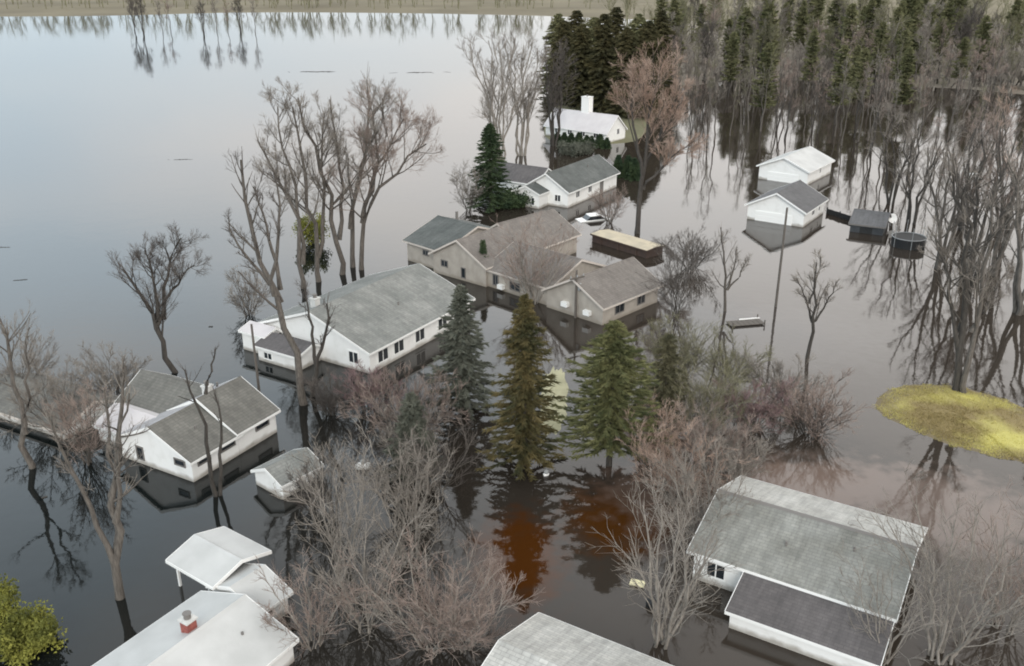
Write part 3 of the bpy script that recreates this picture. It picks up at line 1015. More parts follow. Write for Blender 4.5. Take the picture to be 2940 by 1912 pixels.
grove = 'tall bare trees of the clump in the river'
gl = 'tall bare tree in the river clump, %s'
tree('bare_tree', (868, 826), [[(868, 826), (868, 700), (820, 560), (770, 440), (740, 400)], [(868, 760), (872, 640), (850, 520), (800, 420), (790, 310)]],
     [0.26, 0.22], gl % 'leftmost trunk of the clump', 12, group=grove, lev=(13, 8, 6, 3))
tree('bare_tree', (918, 808), [[(918, 808), (905, 690), (890, 560), (862, 400), (850, 300)], [(912, 740), (930, 600), (915, 450), (925, 330)]],
     [0.28, 0.22], gl % 'second trunk from the left, above the green ivy', 13, group=grove, lev=(13, 8, 6, 3))
tree('bare_tree', (978, 786), [[(978, 786), (970, 640), (940, 480), (880, 340), (872, 270)], [(972, 690), (985, 520), (960, 380), (940, 290)]],
     [0.30, 0.22], gl % 'thick middle trunk', 14, group=grove, lev=(13, 8, 6, 3))
tree('bare_tree', (1012, 768), [[(1012, 768), (1008, 620), (1040, 450), (1050, 330), (1040, 240)], [(1010, 650), (1030, 500), (1090, 380), (1110, 270)]],
     [0.28, 0.22], gl % 'tallest, right of the middle', 15, group=grove, lev=(13, 8, 6, 3), twig='twig_grey')
tree('bare_tree', (1036, 772), [[(1036, 772), (1040, 640), (1080, 540), (1150, 460), (1225, 410)], [(1040, 640), (1065, 520), (1110, 430), (1160, 340)],
                                [(1042, 620), (1080, 500), (1080, 380), (1075, 300)]],
     [0.28, 0.2, 0.2], gl % 'rightmost with a wide pinkish crown', 16, group=grove, twig='twig_red', lev=(14, 9, 7, 3), ratio=(0.36, 0.55, 0.55))

tree('bare_tree', (876, 1156), [[(876, 1156), (866, 1080), (830, 1000), (800, 900), (785, 800), (740, 700), (690, 460)],
                                [(800, 880), (770, 820), (690, 760), (655, 700), (640, 650)], [(792, 850), (775, 760), (730, 640), (700, 560)],
                                [(795, 840), (800, 720), (815, 600), (800, 480)]],
     [0.30, 0.16, 0.16, 0.16], 'tall forked bare tree in front of the white porch with dark roof', 17, 'bark', 'twig_dark', lev=(9, 6, 4), ratio=(0.22, 0.5, 0.5))
tree('bare_tree', (892, 1140), [[(892, 1140), (905, 1060), (935, 960), (945, 860)], [(908, 1050), (890, 960), (880, 890), (868, 830)]],
     [0.22, 0.15], 'shorter bare tree with a V fork right of the white porch', 18, 'dark_bark', 'twig_dark', lev=(6, 5, 4), start=0.5, ratio=(0.2, 0.5, 0.5))
tree('bare_tree', (340, 1716), [[(340, 1716), (328, 1600), (330, 1480), (330, 1350), (325, 1230), (335, 1100)], [(328, 1600), (310, 1460), (290, 1300), (270, 1150)],
                                [(330, 1620), (290, 1540), (250, 1440), (205, 1330), (160, 1260), (130, 1180)], [(332, 1500), (345, 1380), (340, 1250), (370, 1130)]],
     [0.26, 0.16, 0.16, 0.14], 'tall multi stemmed bare tree in the left foreground with dark wet foot', 19, 'bark', 'twig_grey', lev=(8, 5, 3), start=0.4, ratio=(0.2, 0.5, 0.5))
tree('bare_tree', (84, 1345), [[(84, 1345), (70, 1250), (40, 1160), (5, 1050), (-40, 930)], [(70, 1250), (75, 1150), (60, 1040), (70, 950)]],
     [0.24, 0.13], 'bare leaning tree at the left edge of the photo', 20, 'bark', 'twig_grey', lev=(8, 5, 5))
tree('dead_tree', (620, 1422), [[(620, 1422), (606, 1300), (590, 1180), (580, 1130), (565, 1080), (548, 1040)], [(584, 1140), (592, 1090), (605, 1050), (610, 1010)]],
     [0.17, 0.10], 'slim forked bare trunk before the left bungalow', 21, 'dark_bark', 'twig_dark', lev=(3, 3, 0), start=0.7, ratio=(0.2, 0.4, 0.4))
tree('dead_tree', (632, 1420), [[(632, 1420), (628, 1330), (620, 1220), (614, 1170), (600, 1150)]],
     [0.15], 'slim bent snag close by the slim forked trunk', 22, 'dark_bark', 'twig_dark', lev=(3, 2, 0), start=0.7, ratio=(0.15, 0.4, 0.4))

# right hand side
tree('bare_tree', (2083, 892), [[(2083, 892), (2085, 820), (2075, 740), (2060, 640)], [(2085, 830), (2105, 760), (2110, 700)], [(2088, 830), (2125, 790), (2140, 740)]],
     [0.16, 0.1, 0.1], 'small bare tree in open water left of the long pole', 31, 'bark', 'twig_grey', lev=(8, 5, 4))
tree('bare_tree', (2320, 1028), [[(2320, 1028), (2330, 940), (2328, 850), (2330, 740)], [(2328, 920), (2310, 850), (2280, 790)], [(2330, 930), (2370, 870), (2400, 800)],
                                 [(2330, 880), (2360, 800), (2370, 750)]],
     [0.18, 0.10, 0.10, 0.1], 'small bare dark tree in open water, nearest to the grass island', 32, 'dark_bark', 'twig_grey', lev=(8, 6, 5))
tree('bare_tree', (1828, 668), [[(1828, 668), (1842, 560), (1850, 440), (1880, 320), (1900, 220)], [(1845, 500), (1830, 400), (1810, 310), (1830, 230)],
                                [(1850, 480), (1900, 400), (1940, 320), (1960, 250)], [(1846, 540), (1890, 480), (1950, 430), (1990, 400)]],
     [0.34, 0.2, 0.2, 0.17], 'large tree with rusty orange buds, behind the low brown shed', 33, 'dark_bark', 'twig_orange', lev=(14, 9, 6, 3), ratio=(0.36, 0.55, 0.55), rmin=0.018)
tree('bare_tree', (2742, 1122), [[(2742, 1122), (2760, 1020), (2775, 900), (2780, 760), (2760, 600), (2740, 470)], [(2755, 1010), (2745, 900), (2720, 780), (2690, 680)],
                                 [(2765, 960), (2810, 850), (2850, 740), (2880, 620)]],
     [0.30, 0.18, 0.18], 'large bare tree on the far rim of the grass island, thick forked trunk', 34, 'dark_bark', 'twig_grey', lev=(10, 7, 6), start=0.3)
tree('bare_tree', (2782, 1130), [[(2782, 1130), (2775, 1060), (2800, 940), (2830, 800), (2850, 640), (2870, 520)], [(2795, 960), (2850, 880), (2900, 800)]],
     [0.24, 0.16], 'slender bare tree on the grass island, right of the thick forked trunk', 35, 'bark', 'twig_grey', lev=(10, 7, 6), start=0.3)
for i, (bx, by, hpx, r, tw, lab) in enumerate((
        (2692, 770, 330, 0.28, 'twig_grey', 'big spreading bare tree just right of the round trampoline'),
        (2775, 810, 400, 0.30, 'twig_dark', 'big dark bare tree in water behind the grass island, forked low'),
        (2855, 790, 420, 0.30, 'twig_red', 'big reddish bare tree near the right edge, behind the grass island'),
        (2615, 640, 260, 0.24, 'twig_grey', 'bare tree behind the round trampoline'),
        (2925, 900, 430, 0.30, 'twig_grey', 'big grey bare tree cut by the right edge of the photo'),
        (2560, 585, 260, 0.22, 'twig_grey', 'bare tree standing in water close behind the dark shed'),
        (2880, 640, 330, 0.28, 'twig_orange', 'rust brown bare tree at the right edge, in front of the wood'),
        (2760, 660, 300, 0.26, 'twig_red', 'pinkish bare tree beside the white tank at the right'))):
    b = at(bx, by)
    h = hpx * (b.y * CP + CAM_H * SP) / F_PX / 0.92
    plant('bare_tree', bare_meshes(auto_stems(4, h, h * 0.32, 40 + i, 0.25, 0.5, 0.8), [r * 0.8] * 4, 40 + i, M['dark_bark' if i % 2 else 'bark'], M[tw],
                                   lev=(8, 6, 5, 2), start=0.3, rmin=0.014), b, label=lab)

# upper middle
for i, (bx, by, hpx, n, sp, tw, bk, lab) in enumerate((
        (1432, 468, 330, 7, 0.34, 'twig_grey', 'pale_bark', 'tall pale multi stemmed bare tree behind the dark evergreen'),
        (1500, 446, 300, 6, 0.22, 'twig_grey', 'pale_bark', 'tall narrow pale bare tree right of the fan shaped one'),
        (1590, 418, 270, 6, 0.20, 'twig_dark', 'dark_bark', 'dense dark grey bare tree at the left end of the long white house'))):
    b = at(bx, by)
    h = hpx * (b.y * CP + CAM_H * SP) / F_PX / 0.97
    plant('bare_tree', bare_meshes(auto_stems(n, h, h * sp, 60 + i, 0.4, 0.35, 0.85), [0.2] * n, 60 + i, M[bk], M[tw], lev=(9, 7, 6), start=0.3, ang=(18, 40),
                                   rmin=0.022), b, label=lab)

# --- bushes and thickets ---
def bush(base, h, spread, n, label, seed, twig, bark='bark', r=0.05, lev=(7, 6, 5), cat='bush', name='bare_bush', group=None, low=0.5, curve=0.1, **kw):
    b = at(*base)
    me = bare_meshes(auto_stems(n, h, spread, seed, spread * 0.12, curve, low), [r] * n, seed, M[bark], M[twig], lev=lev, start=0.2, ratio=(0.45, 0.55, 0.55),
                     ang=(20, 50), up=0.35, **kw)
    return plant(name, me, b, label=label, cat=cat, group=group, names=('stem', 'twigs'))


bush((1175, 1490), 5.0, 2.9, 11, 'large pale grey bare bush in the centre foreground, left of the bronze spruce', 101, 'twig_grey', 'pale_bark', r=0.07, lev=(7, 5, 4), rmin=0.012, jit=0.16, low=0.4)
bush((1250, 1420), 4.0, 2.6, 9, 'dark grey bare bush at the foot of the bronze spruce', 102, 'twig_dark', lev=(6, 5, 4))
bush((1050, 1800), 4.6, 2.7, 9, 'grey brown bush fanning up right of the brick chimney house', 103, 'twig_grey', 'pale_bark', r=0.075, lev=(7, 5, 4), rmin=0.012, jit=0.16, low=0.4)
bush((1240, 1850), 4.4, 2.9, 11, 'big pinkish bush fanning up from the bottom edge', 135, 'twig_red', 'pale_bark', r=0.07, lev=(7, 5, 4), rmin=0.012, jit=0.15, low=0.4)
bush((900, 1850), 3.2, 1.9, 9, 'low pinkish bush at the bottom edge, nearest the brick chimney house', 136, 'twig_red', 'pale_bark', lev=(6, 5, 4), rmin=0.012, jit=0.16, low=0.4)
bush((1180, 1620), 4.2, 2.0, 8, 'ragged grey bush over dark water between the pinkish bush and the spruces', 137, 'twig_grey', 'pale_bark', r=0.06, lev=(6, 4, 3), jit=0.18, low=0.4)
bush((1330, 1860), 3.6, 2.4, 12, 'reddish bush at the bottom edge beside the pale roof corner', 104, 'twig_red', 'pale_bark')
bush((985, 1640), 6.0, 1.8, 9, 'grey upright bare bush left of the big pinkish bush', 105, 'twig_grey', 'pale_bark', low=0.75, lev=(6, 4, 3))
bush((955, 1490), 4.4, 1.0, 6, 'thin grey bare bush right of the small garden shed', 106, 'twig_grey', 'dark_bark', low=0.7, lev=(6, 4, 3))
bush((1180, 1240), 3.6, 3.4, 14, 'broad pink brown bush along the right side of the green roofed house', 107, 'twig_red')
bush((1060, 1180), 2.8, 2.2, 11, 'plum coloured bush under the front gable of the green roofed house', 108, 'twig_plum', 'dark_bark')
bush((950, 1190), 2.4, 1.7, 9, 'low dark bush beside the white porch', 109, 'twig_dark', 'dark_bark')
bush((1170, 1330), 3.2, 2.0, 9, 'low dark grey bush behind the large pale grey bush', 110, 'twig_grey', 'dark_bark', lev=(6, 5, 4))
bush((1930, 1440), 3.8, 2.6, 15, 'russet bush right of the broad green spruce, over rusty water', 111, 'twig_orange', 'bark', r=0.05)
bush((2010, 1560), 5.0, 1.9, 9, 'tall pale bare bush at the left end of the big pale roof', 112, 'twig_grey', 'pale_bark', low=0.75)
bush((1900, 1850), 7.5, 2.0, 7, 'tall thin pale tree at the bottom, left of the white end wall', 113, 'twig_grey', 'pale_bark', r=0.1, low=0.8, lev=(7, 4, 4), cat='tree', name='bare_tree')
bush((2010, 1240), 4.6, 3.2, 15, 'olive grey thicket right of the broad green spruce', 114, 'twig_olive', 'pale_bark')
bush((1950, 1080), 4.2, 2.6, 12, 'olive grey thicket in front of the right beige gable', 115, 'twig_olive')
bush((2090, 1110), 3.4, 2.8, 12, 'grey green bush beside the small floating jetty', 116, 'twig_olive')
bush((2160, 1230), 3.0, 2.4, 13, 'plum red bush between the olive thicket and the brown bush', 117, 'twig_plum')
bush((2330, 1245), 3.4, 2.9, 15, 'wide brown bush standing in water left of the grass island', 118, 'twig_red', 'dark_bark')
bush((2240, 1150), 2.4, 2.4, 11, 'low tan bush behind the wide brown bush', 119, 'twig_grey')
bush((2700, 1890), 6.8, 3.0, 11, 'pale silvery bare tree at the bottom right corner', 120, 'twig_grey', 'pale_bark', r=0.09, low=0.8, lev=(6, 4, 3), cat='tree', name='bare_tree')
bush((2880, 1800), 5.5, 2.6, 12, 'pinkish bush at the right edge, lower corner', 121, 'twig_red', 'pale_bark', lev=(6, 5, 3))
bush((2530, 1905), 5.0, 1.6, 7, 'thin silvery sapling by the right end of the big pale roof', 122, 'twig_grey', 'pale_bark', low=0.8, lev=(5, 3, 3), cat='tree', name='bare_tree')
bush((255, 1330), 4.6, 1.6, 7, 'purplish grey bush before the white left end of the bungalow', 123, 'twig_red', 'bark', low=0.6)
bush((180, 1230), 3.6, 3.0, 13, 'hazy grey bush between the edge house and the bungalow', 124, 'twig_grey')
bush((60, 1130), 3.2, 3.2, 12, 'hazy brownish bush in the water at the left edge', 125, 'twig_grey')
bush((330, 1130), 2.6, 2.6, 11, 'hazy brownish bush behind the bungalow wing', 126, 'twig_grey')
bush((715, 905), 3.6, 1.8, 9, 'thin grey bush at the water side of the green roofed house', 127, 'twig_grey')
bush((1345, 605), 5.0, 2.2, 10, 'small bare bluish bush in water left of the dark evergreen', 128, 'twig_grey')
bush((1530, 868), 6.4, 3.2, 9, 'pinkish bare tree fanning up before the middle of the beige house', 129, 'twig_red', 'pale_bark', r=0.1, lev=(8, 6, 5), cat='tree', name='bare_tree',
     low=0.7)
bush((1940, 905), 6.2, 1.7, 8, 'narrow brown bare tree right of the beige house corner', 130, 'twig_dark', 'dark_bark', low=0.75, cat='tree', name='bare_tree')
bush((1750, 640), 3.8, 2.0, 9, 'small pinkish bare tree left of the low brown shed', 131, 'twig_red', low=0.7, cat='tree', name='bare_tree')
bush((1985, 770), 3.4, 3.0, 12, 'dark tangled bush right of the low brown shed', 132, 'twig_dark', 'dark_bark')
bush((900, 1470), 2.2, 1.0, 7, 'dark bare bush at the right end of the garden shed', 133, 'twig_dark', 'dark_bark', low=0.7)
bush((2100, 1380), 3.0, 1.9, 10, 'pale twiggy bush above the far corner of the big pale roof', 134, 'twig_grey', 'pale_bark')


bush((1870, 1330), 3.6, 2.0, 11, 'tan brown tangle at the right foot of the broad green spruce', 138, 'twig_orange', 'pale_bark', jit=0.17)
bush((2040, 1340), 3.8, 2.4, 12, 'tan grey tangle left of the plum red bush', 139, 'twig_red', 'pale_bark', jit=0.17)


# --- evergreens ---
def blades(base, d, L, w, rs, lift=0.0):
    """needle sprays: two crossed narrow triangles each"""
    side = unit(np.cross(d, rs.randn(*d.shape)))
    oth = np.cross(d, side)
    tip = base + d * L[:, None]
    V1 = np.stack([base - side * w[:, None], base + side * w[:, None], tip], 1)
    V2 = np.stack([base - oth * w[:, None], base + oth * w[:, None], tip], 1)
    return np.concatenate([V1, V2])


def conifer_meshes(h, r, seed, needles, bark='dark_bark', nb=260, ns=46, power=0.8, droop=0.35, low=0.04, width=0.055, spray=0.42, gap=0.0, trunk_r=0.22):
    rs = np.random.RandomState(seed)
    K = 6
    t = low + (1 - low) * np.linspace(0, 1, nb) ** 0.92
    t = np.clip(t + rs.randn(nb) * 0.006, low, 0.995)
    a = np.arange(nb) * 2.399963 + rs.rand(nb) * 0.5
    L = r * (1 - t) ** power * (0.6 + 0.5 * rs.rand(nb)) * (1 + 0.16 * np.sin(a * 2 + seed) + 0.14 * np.sin(t * 17 + seed)) + 0.12
    if gap > 0: L *= np.where(rs.rand(nb) < gap, 0.45, 1.0)
    k = np.linspace(0, 1, K)
    z = h * t[:, None] + L[:, None] * (0.10 * k - droop * k ** 1.6 + 0.12 * k ** 4)
    P = np.stack([np.cos(a)[:, None] * L[:, None] * k, np.sin(a)[:, None] * L[:, None] * k, z], -1)
    P[:, 1:] += rs.randn(nb, K - 1, 3) * 0.03
    Rb = 0.03 * np.linspace(1, 0.3, K)[None] * np.ones((nb, 1))
    trunk = [[(0, 0, -1.3), (0.03, 0, h * 0.3), (0, 0.03, h * 0.65), (0, 0, h * 0.99)]]
    P0 = np.stack([resample(s, 8) for s in trunk])
    tm = quad_mesh('trunk', [tubes(P0, trunk_r * np.linspace(1.1, 0.08, 8)[None], 8), tubes(P, Rb, 3)], M[bark])
    f = rs.rand(nb, ns) ** 0.75
    x = f * (K - 1)
    i = np.minimum(x.astype(int), K - 2)
    w = (x - i)[..., None]
    ti = np.arange(nb)[:, None]
    base = P[ti, i] * (1 - w) + P[ti, i + 1] * w
    tan = unit(P[ti, i + 1] - P[ti, i])
    sd = unit(np.cross(tan, np.array([0, 0, 1.0])))
    sg = np.where(rs.rand(nb, ns) < 0.5, -1, 1)[..., None]
    d = unit(tan * 0.8 + sd * sg * (0.25 + 0.75 * rs.rand(nb, ns, 1)) + np.array([0, 0, 1.0]) * (rs.rand(nb, ns, 1) - 0.6) * 0.7)
    ln = spray * (0.6 + 0.7 * rs.rand(nb, ns)) * np.minimum(1.0, 0.45 + L[:, None] / r)
    V = blades(base.reshape(-1, 3), d.reshape(-1, 3), ln.reshape(-1), (width * (0.7 + 0.6 * rs.rand(nb * ns))), rs)
    return tm, tri_mesh('crown', V, M[needles])


def conifer(base, htop, r, label, seed, needles, name='spruce_tree', **kw):
    b = at(*base)
    lo, hi = 0.0, 40.0
    for _ in range(40):
        m = (lo + hi) / 2
        zc = b.y * CP + (CAM_H - m) * SP
        py = 956 + F_PX * ((CAM_H - m) * CP - b.y * SP) / zc
        lo, hi = (m, hi) if py > htop else (lo, m)
    return plant(name, conifer_meshes(lo, r, seed, needles, **kw), b, label=label)


conifer((1408, 598), 355, 2.9, 'dark green dense evergreen left of the slate roofed house', 201, 'needle_dark', nb=330, power=0.55, spray=0.5, name='evergreen_tree')
conifer((1505, 1335), 848, 2.7, 'tall narrow bronze green spruce in the centre of the photo', 202, 'needle_bronze', nb=360, ns=50, power=0.72, width=0.05, gap=0.28)
conifer((1748, 1335), 925, 3.9, 'broad olive green spruce right of the tall bronze one', 203, 'needle_olive', nb=370, ns=56, power=0.62, width=0.05, low=0.12, droop=0.2, gap=0.25)
conifer((1330, 1170), 820, 2.7, 'blue grey spruce left of the bronze spruce', 204, 'needle_blue', nb=260, power=0.75)
conifer((1388, 808), 690, 0.75, 'tiny slim dark conifer against the beige front wall', 205, 'needle_dark', nb=90, ns=30, spray=0.3, width=0.04, trunk_r=0.08)
conifer((1902, 1240), 960, 2.3, 'dark olive spruce hidden in the thicket right of the broad one', 206, 'needle_murky', nb=150, power=0.6, gap=0.45)
conifer((1190, 1370), 1130, 1.8, 'small grey green spruce among the dark bushes', 207, 'needle_blue', nb=150, power=0.7)
ev = 'tall dark evergreens behind the long white house'
for i, (bx, by, top, r) in enumerate(((1600, 270, 40, 4.4), (1650, 262, 30, 4.6), (1700, 268, 50, 4.8), (1760, 280, 20, 4.6), (1822, 286, 40, 4.6), (1885, 300, 30, 4.4))):
    o = conifer((bx, by), top, r, ('far left', 'second', 'third', 'fourth', 'fifth', 'far right')[i] + ' olive black evergreen in the back row behind the long white house', 240 + i,
                'needle_black' if i % 2 else 'needle_forest', nb=260, ns=46, power=0.45, spray=0.85, width=0.14, name='evergreen_tree')
    o['group'] = ev
for i, (bx, by, top, r) in enumerate(((1615, 300, 60, 4.2), (1665, 312, 70, 4.4), (1725, 322, 40, 4.6), (1790, 335, 80, 4.0), (1850, 338, 60, 4.2))):
    o = conifer((bx, by), top, r, ('leftmost', 'second', 'middle', 'fourth', 'rightmost')[i] + ' tall near black evergreen in the row behind the long white house', 210 + i, 'needle_black', nb=300, ns=60, power=0.45, spray=0.8, width=0.13,
                name='evergreen_tree')
    o['group'] = ev

# low dark conifers: hedge plants before the long house, three beside the slate roof
proto = conifer((1600, 410), 380, 0.8, 'small pointed dark conifer in the row before the long white house', 221, 'needle_dark', name='conifer_shrub', nb=90, ns=26, spray=0.35,
                width=0.06, trunk_r=0.05)
proto['category'] = 'shrub'
proto['group'] = 'pointed shrubs before the long white house'
rng = random.Random(4)
for px in (1620, 1640, 1662, 1684, 1698, 1722, 1742):
    q = at(px, 410 + (px - 1600) * 0.10 + rng.uniform(-2, 2))
    copy_plant(proto, q, rng.uniform(0, 6), rng.uniform(0.8, 1.35))
arb = [copy_plant(proto, at(px, py), k, 1.25, lab, sz=1.7) for px, py, k, lab in (
    (1774, 506, 1, 'dark pointed shrub nearest the right end of the slate roofed house'),
    (1802, 508, 2, 'middle dark pointed shrub beside the slate roofed house'),
    (1820, 516, 3, 'dark pointed shrub closest to the rusty tree'))]
for o in arb: o['group'] = 'dark shrubs beside the slate roofed house'


def leafy(base, h, r, seed, mat, label, name='leafy_shrub', n=5000, leaf=0.16, cat='shrub', bark='dark_bark', group=None, flat=1.0):
    rs = np.random.RandomState(seed)
    b = at(*base)
    st = auto_stems(9, h * 0.85, r * 0.8, seed, 0.15, 0.1, 0.6)
    P0 = np.stack([resample(s, 7) for s in st])
    R0 = 0.05 * np.linspace(1, 0.3, 7)[None] * np.ones((9, 1))
    P1, R1 = sprout(P0, R0, 8, rs, (25, 60), 0.4, (0.2, 1.0), 4, 0.3, 0.1, 0.012)
    tm = quad_mesh('stem', [tubes(P0, R0, 5), tubes(P1, R1, 3)], M[bark])
    i = rs.randint(0, len(P1), n)
    k = rs.randint(1, 4, n)
    c = P1[i, k] + rs.randn(n, 3) * 0.13 * r * np.array([1, 1, 0.8])
    c[:, 2] = np.maximum(c[:, 2], 0.03)
    d = unit(rs.randn(n, 3) + np.array([0, 0, 0.4]))
    V = blades(c, d, leaf * (0.6 + 0.8 * rs.rand(n)), leaf * 0.3 * (0.6 + 0.8 * rs.rand(n)), rs)
    return plant(name, (tm, tri_mesh('leaves', V, M[mat])), b, label=label, cat=cat, group=group, names=('stem', 'leaves'))


leafy((70, 1862), 1.5, 1.7, 301, 'leaf_lime', 'yellow green leafy shrub in the bottom left corner', n=6000)
leafy((-20, 1760), 1.6, 1.4, 302, 'leaf_lime', 'smaller yellow green shrub cut by the left edge at the bottom', n=3500)
leafy((1650, 440), 0.95, 3.2, 303, 'needle_blue', 'low grey green hedge below the long white house', n=6000, leaf=0.3, name='garden_hedge', cat='hedge')
leafy((1470, 590), 1.6, 3.0, 304, 'needle_dark', 'low black green hedge under the dark evergreen', n=6000, leaf=0.3, name='garden_hedge', cat='hedge')
leafy((895, 700), 3.6, 1.7, 305, 'leaf_lime', 'green ivy mass on the trunks of the river clump', n=2500, leaf=0.22, name='ivy', cat='ivy')

# --- the wood at the upper right ---
wood = 'trees of the flooded wood at the upper right'
protos = []
kinds = (('twig_grey', 'bark'), ('twig_olive', 'pale_bark'), ('twig_dark', 'dark_bark'), ('twig_red', 'bark'), ('twig_olive', 'dark_bark'))
for i, (tw, bk) in enumerate(kinds):
    h = 16.0
    me = bare_meshes(auto_stems(1 + i % 3, h, 2.2, 400 + i, 0.1, 0.4, 0.85), [0.2] * (1 + i % 3), 400 + i, M[bk], M[tw], lev=(15, 8, 5, 3) if i % 3 == 0 else (11, 7, 5, 3),
                     start=0.35, rmin=0.02, ang=(25, 55), ratio=(0.28, 0.55, 0.6))
    protos.append(('bare_tree', me, ('grey twiggy bare tree with one straight stem, in the flooded wood at the upper right',
                   'pale barked bare tree with two stems, in the flooded wood at the upper right',
                   'dark bare tree with three stems, in the flooded wood at the upper right',
                   'reddish bare tree with one stem, in the flooded wood at the upper right',
                   'olive twigged bare tree with two stems, in the flooded wood at the upper right')[i]))
for i in range(3):
    me = conifer_meshes(17.0, 2.9, 420 + i, 'needle_forest', nb=150, ns=34, power=0.45, low=0.25, spray=0.8, width=0.13, droop=0.1, gap=0.3, trunk_r=0.2)
    protos.append(('pine_tree', me, ('full olive evergreen', 'ragged olive evergreen', 'gappy olive evergreen')[i] + ' of the flooded wood at the upper right'))
for i in range(3):                                     # thin bare trees of the flooded front
    me = bare_meshes(auto_stems(1 + i % 2, 15.0, 1.6, 440 + i, 0.1, 0.4, 0.85), [0.17] * (1 + i % 2), 440 + i, M[('bark', 'dark_bark', 'bark')[i]],
                     M[('twig_grey', 'twig_red', 'twig_olive')[i]], lev=(8, 5, 4, 2), start=0.42, rmin=0.014, ang=(22, 48), ratio=(0.22, 0.5, 0.6))
    protos.append(('bare_tree', me, ('thin grey', 'thin reddish', 'thin olive')[i] + ' bare tree in open water before the wood at the upper right'))
src = {}
rng = random.Random(77)


def wood_tree(p, kind, s):
    nm, me, lab = protos[kind]
    if kind not in src:
        src[kind] = plant(nm, me, p, rng.uniform(0, 6.28), s, lab, 'tree', wood)
    else:
        copy_plant(src[kind], p, rng.uniform(0, 6.28), s)


front = ((1905, 330), (1990, 400), (2070, 415), (2160, 412), (2270, 405), (2400, 420), (2480, 440), (2560, 500), (2700, 520), (2820, 560), (2960, 600))
for k in range(len(front) - 1):                        # the front rank, standing thin in open water
    (x0, y0), (x1, y1) = front[k], front[k + 1]
    for j in range(3):
        f = (j + rng.random()) / 3
        p = at(x0 + (x1 - x0) * f, y0 + (y1 - y0) * f - rng.uniform(0, 40))
        wood_tree(p, rng.choice((8, 9, 10)), rng.uniform(0.65, 0.95))
for k in range(95):                                    # thin flooded belt behind it
    x = rng.uniform(1890, 3050)
    lim = np.interp(x, [a for a, _ in front], [b for _, b in front])
    p = at(x, rng.uniform(236, 300) if rng.random() < 0.55 else rng.uniform(255, max(lim - 25, 265)))
    wood_tree(p, rng.choice((8, 9, 10, 10, 8, 3, 6)), rng.uniform(0.7, 1.0))
for k in range(170):                                   # the deep wood
    y = 128 + 135 * rng.random() ** 1.3
    p = at(rng.uniform(1880, 3060), y)
    kind = rng.choice((0, 1, 2, 3, 4, 4)) if rng.random() < 0.6 else rng.choice((5, 6, 7))
    wood_tree(p, kind, rng.uniform(0.55, 1.3))


def far_stand(name, spots, seed, label, cat='wood', h0=11.0, h1=6.0, mat='twig_olive'):
    """a wood so far that it reads as one mass: upright brush of twigs with darker evergreens"""
    rs = np.random.RandomState(seed)
    P = np.array([[p.x, p.y, p.z] for p in spots])
    n = len(P)
    st = np.empty((n, 5, 3))
    h = h0 + h1 * rs.rand(n)
    for k in range(5):
        st[:, k] = P + np.stack([rs.randn(n) * 0.35 * k, rs.randn(n) * 0.35 * k, h * k / 4 - 0.5 * (k == 0)], 1)
    R0 = 0.28 * np.linspace(1, 0.3, 5)[None] * np.ones((n, 1))
    P1, R1 = sprout(st, R0, 12, rs, (20, 50), 0.4, (0.2, 1.0), 4, 0.5, 0.1, 0.09)
    P2, R2 = sprout(P1, R1, 5, rs, (20, 50), 0.5, (0.2, 1.0), 3, 0.4, 0.1, 0.07)
    me = quad_mesh(name, [tubes(st, R0, 4), tubes(P1, R1, 3), tubes(P2, R2, 3)], M[mat])
    return tag(link(name, me), label, cat, kind='stuff')


rng = random.Random(91)
spots = [at(rng.uniform(1870, 3080), rng.uniform(135, 268)) for _ in range(420)]
far_stand('undergrowth', spots, 8, 'grey brown undergrowth between the stems of the upper right wood', 'undergrowth', 3.0, 6.0, 'twig_grey')
spots = [Vector((rng.uniform(50, 460), rng.uniform(330, 560), 0.2)) for _ in range(330)]
far_stand('far_wood', spots, 5, 'distant grey olive wood beyond the flooded trees at the upper right')
spots = [Vector((rng.uniform(-420, 60), rng.uniform(600, 680), 0.6)) for _ in range(200)]
far_stand('far_shore_wood', spots, 6, 'distant line of bare trees on the far shore across the river')
isle = 'far trees standing in the river at the top left'
n = 0
for px, kind in ((388, 2), (412, 2), (470, 0), (492, 3), (585, 2), (625, 0), (655, 3), (690, 2), (735, 0)):
    p = at(px, rng.uniform(84, 100))
    nm, me, _ = protos[kind]
    if kind not in src: src[kind] = None
    o = plant('bare_tree', me, p, rng.uniform(0, 6), rng.uniform(0.75, 1.0), 'far bare tree standing in the river at the top left', 'tree', isle)

# ------------------------------------------------------------------ small things
def pole(base, h, label, arm=0.0, r=0.13, extra=True):
    b = at(*base)
    o = tag(empty('utility_pole', b), label, 'pole', None)
    MB().bar((0, 0, -1.5), (0, 0, h), r, 10, r * 0.72).build('pole', M['pole_wood'], o, smooth=False)
    if arm:
        c = MB().box(-arm, arm, -0.16, -0.05, h - 0.75, h - 0.62).build('crossarm', M['pole_wood'], o, (0, 0, 0), R(35))
        for x in (-arm * 0.9, 0, arm * 0.9):
            MB().lathe([(0.05, h - 0.62), (0.07, h - 0.56), (0.04, h - 0.5), (0.06, h - 0.44), (0.02, h - 0.40)], 8, x, -0.1).build('insulator', M['steel'], c)
        MB().lathe([(0.16, h - 1.9), (0.17, h - 1.85), (0.17, h - 1.25), (0.1, h - 1.2)], 12, 0.3, 0).build('transformer', M['steel'], o)
    return o


pole((2227, 880), 9.4, 'tall thin utility pole in the water before the garage house')
pole((1652, 912), 4.5, 'utility pole with crossarm against the right beige gable', 0.8)
pole((745, 1132), 5.6, 'dark slim pole at the water side of the green roofed house', 0, 0.11)
pole((942, 1010), 4.2, 'slim pole close to the front gable of the green roofed house', 0, 0.09)

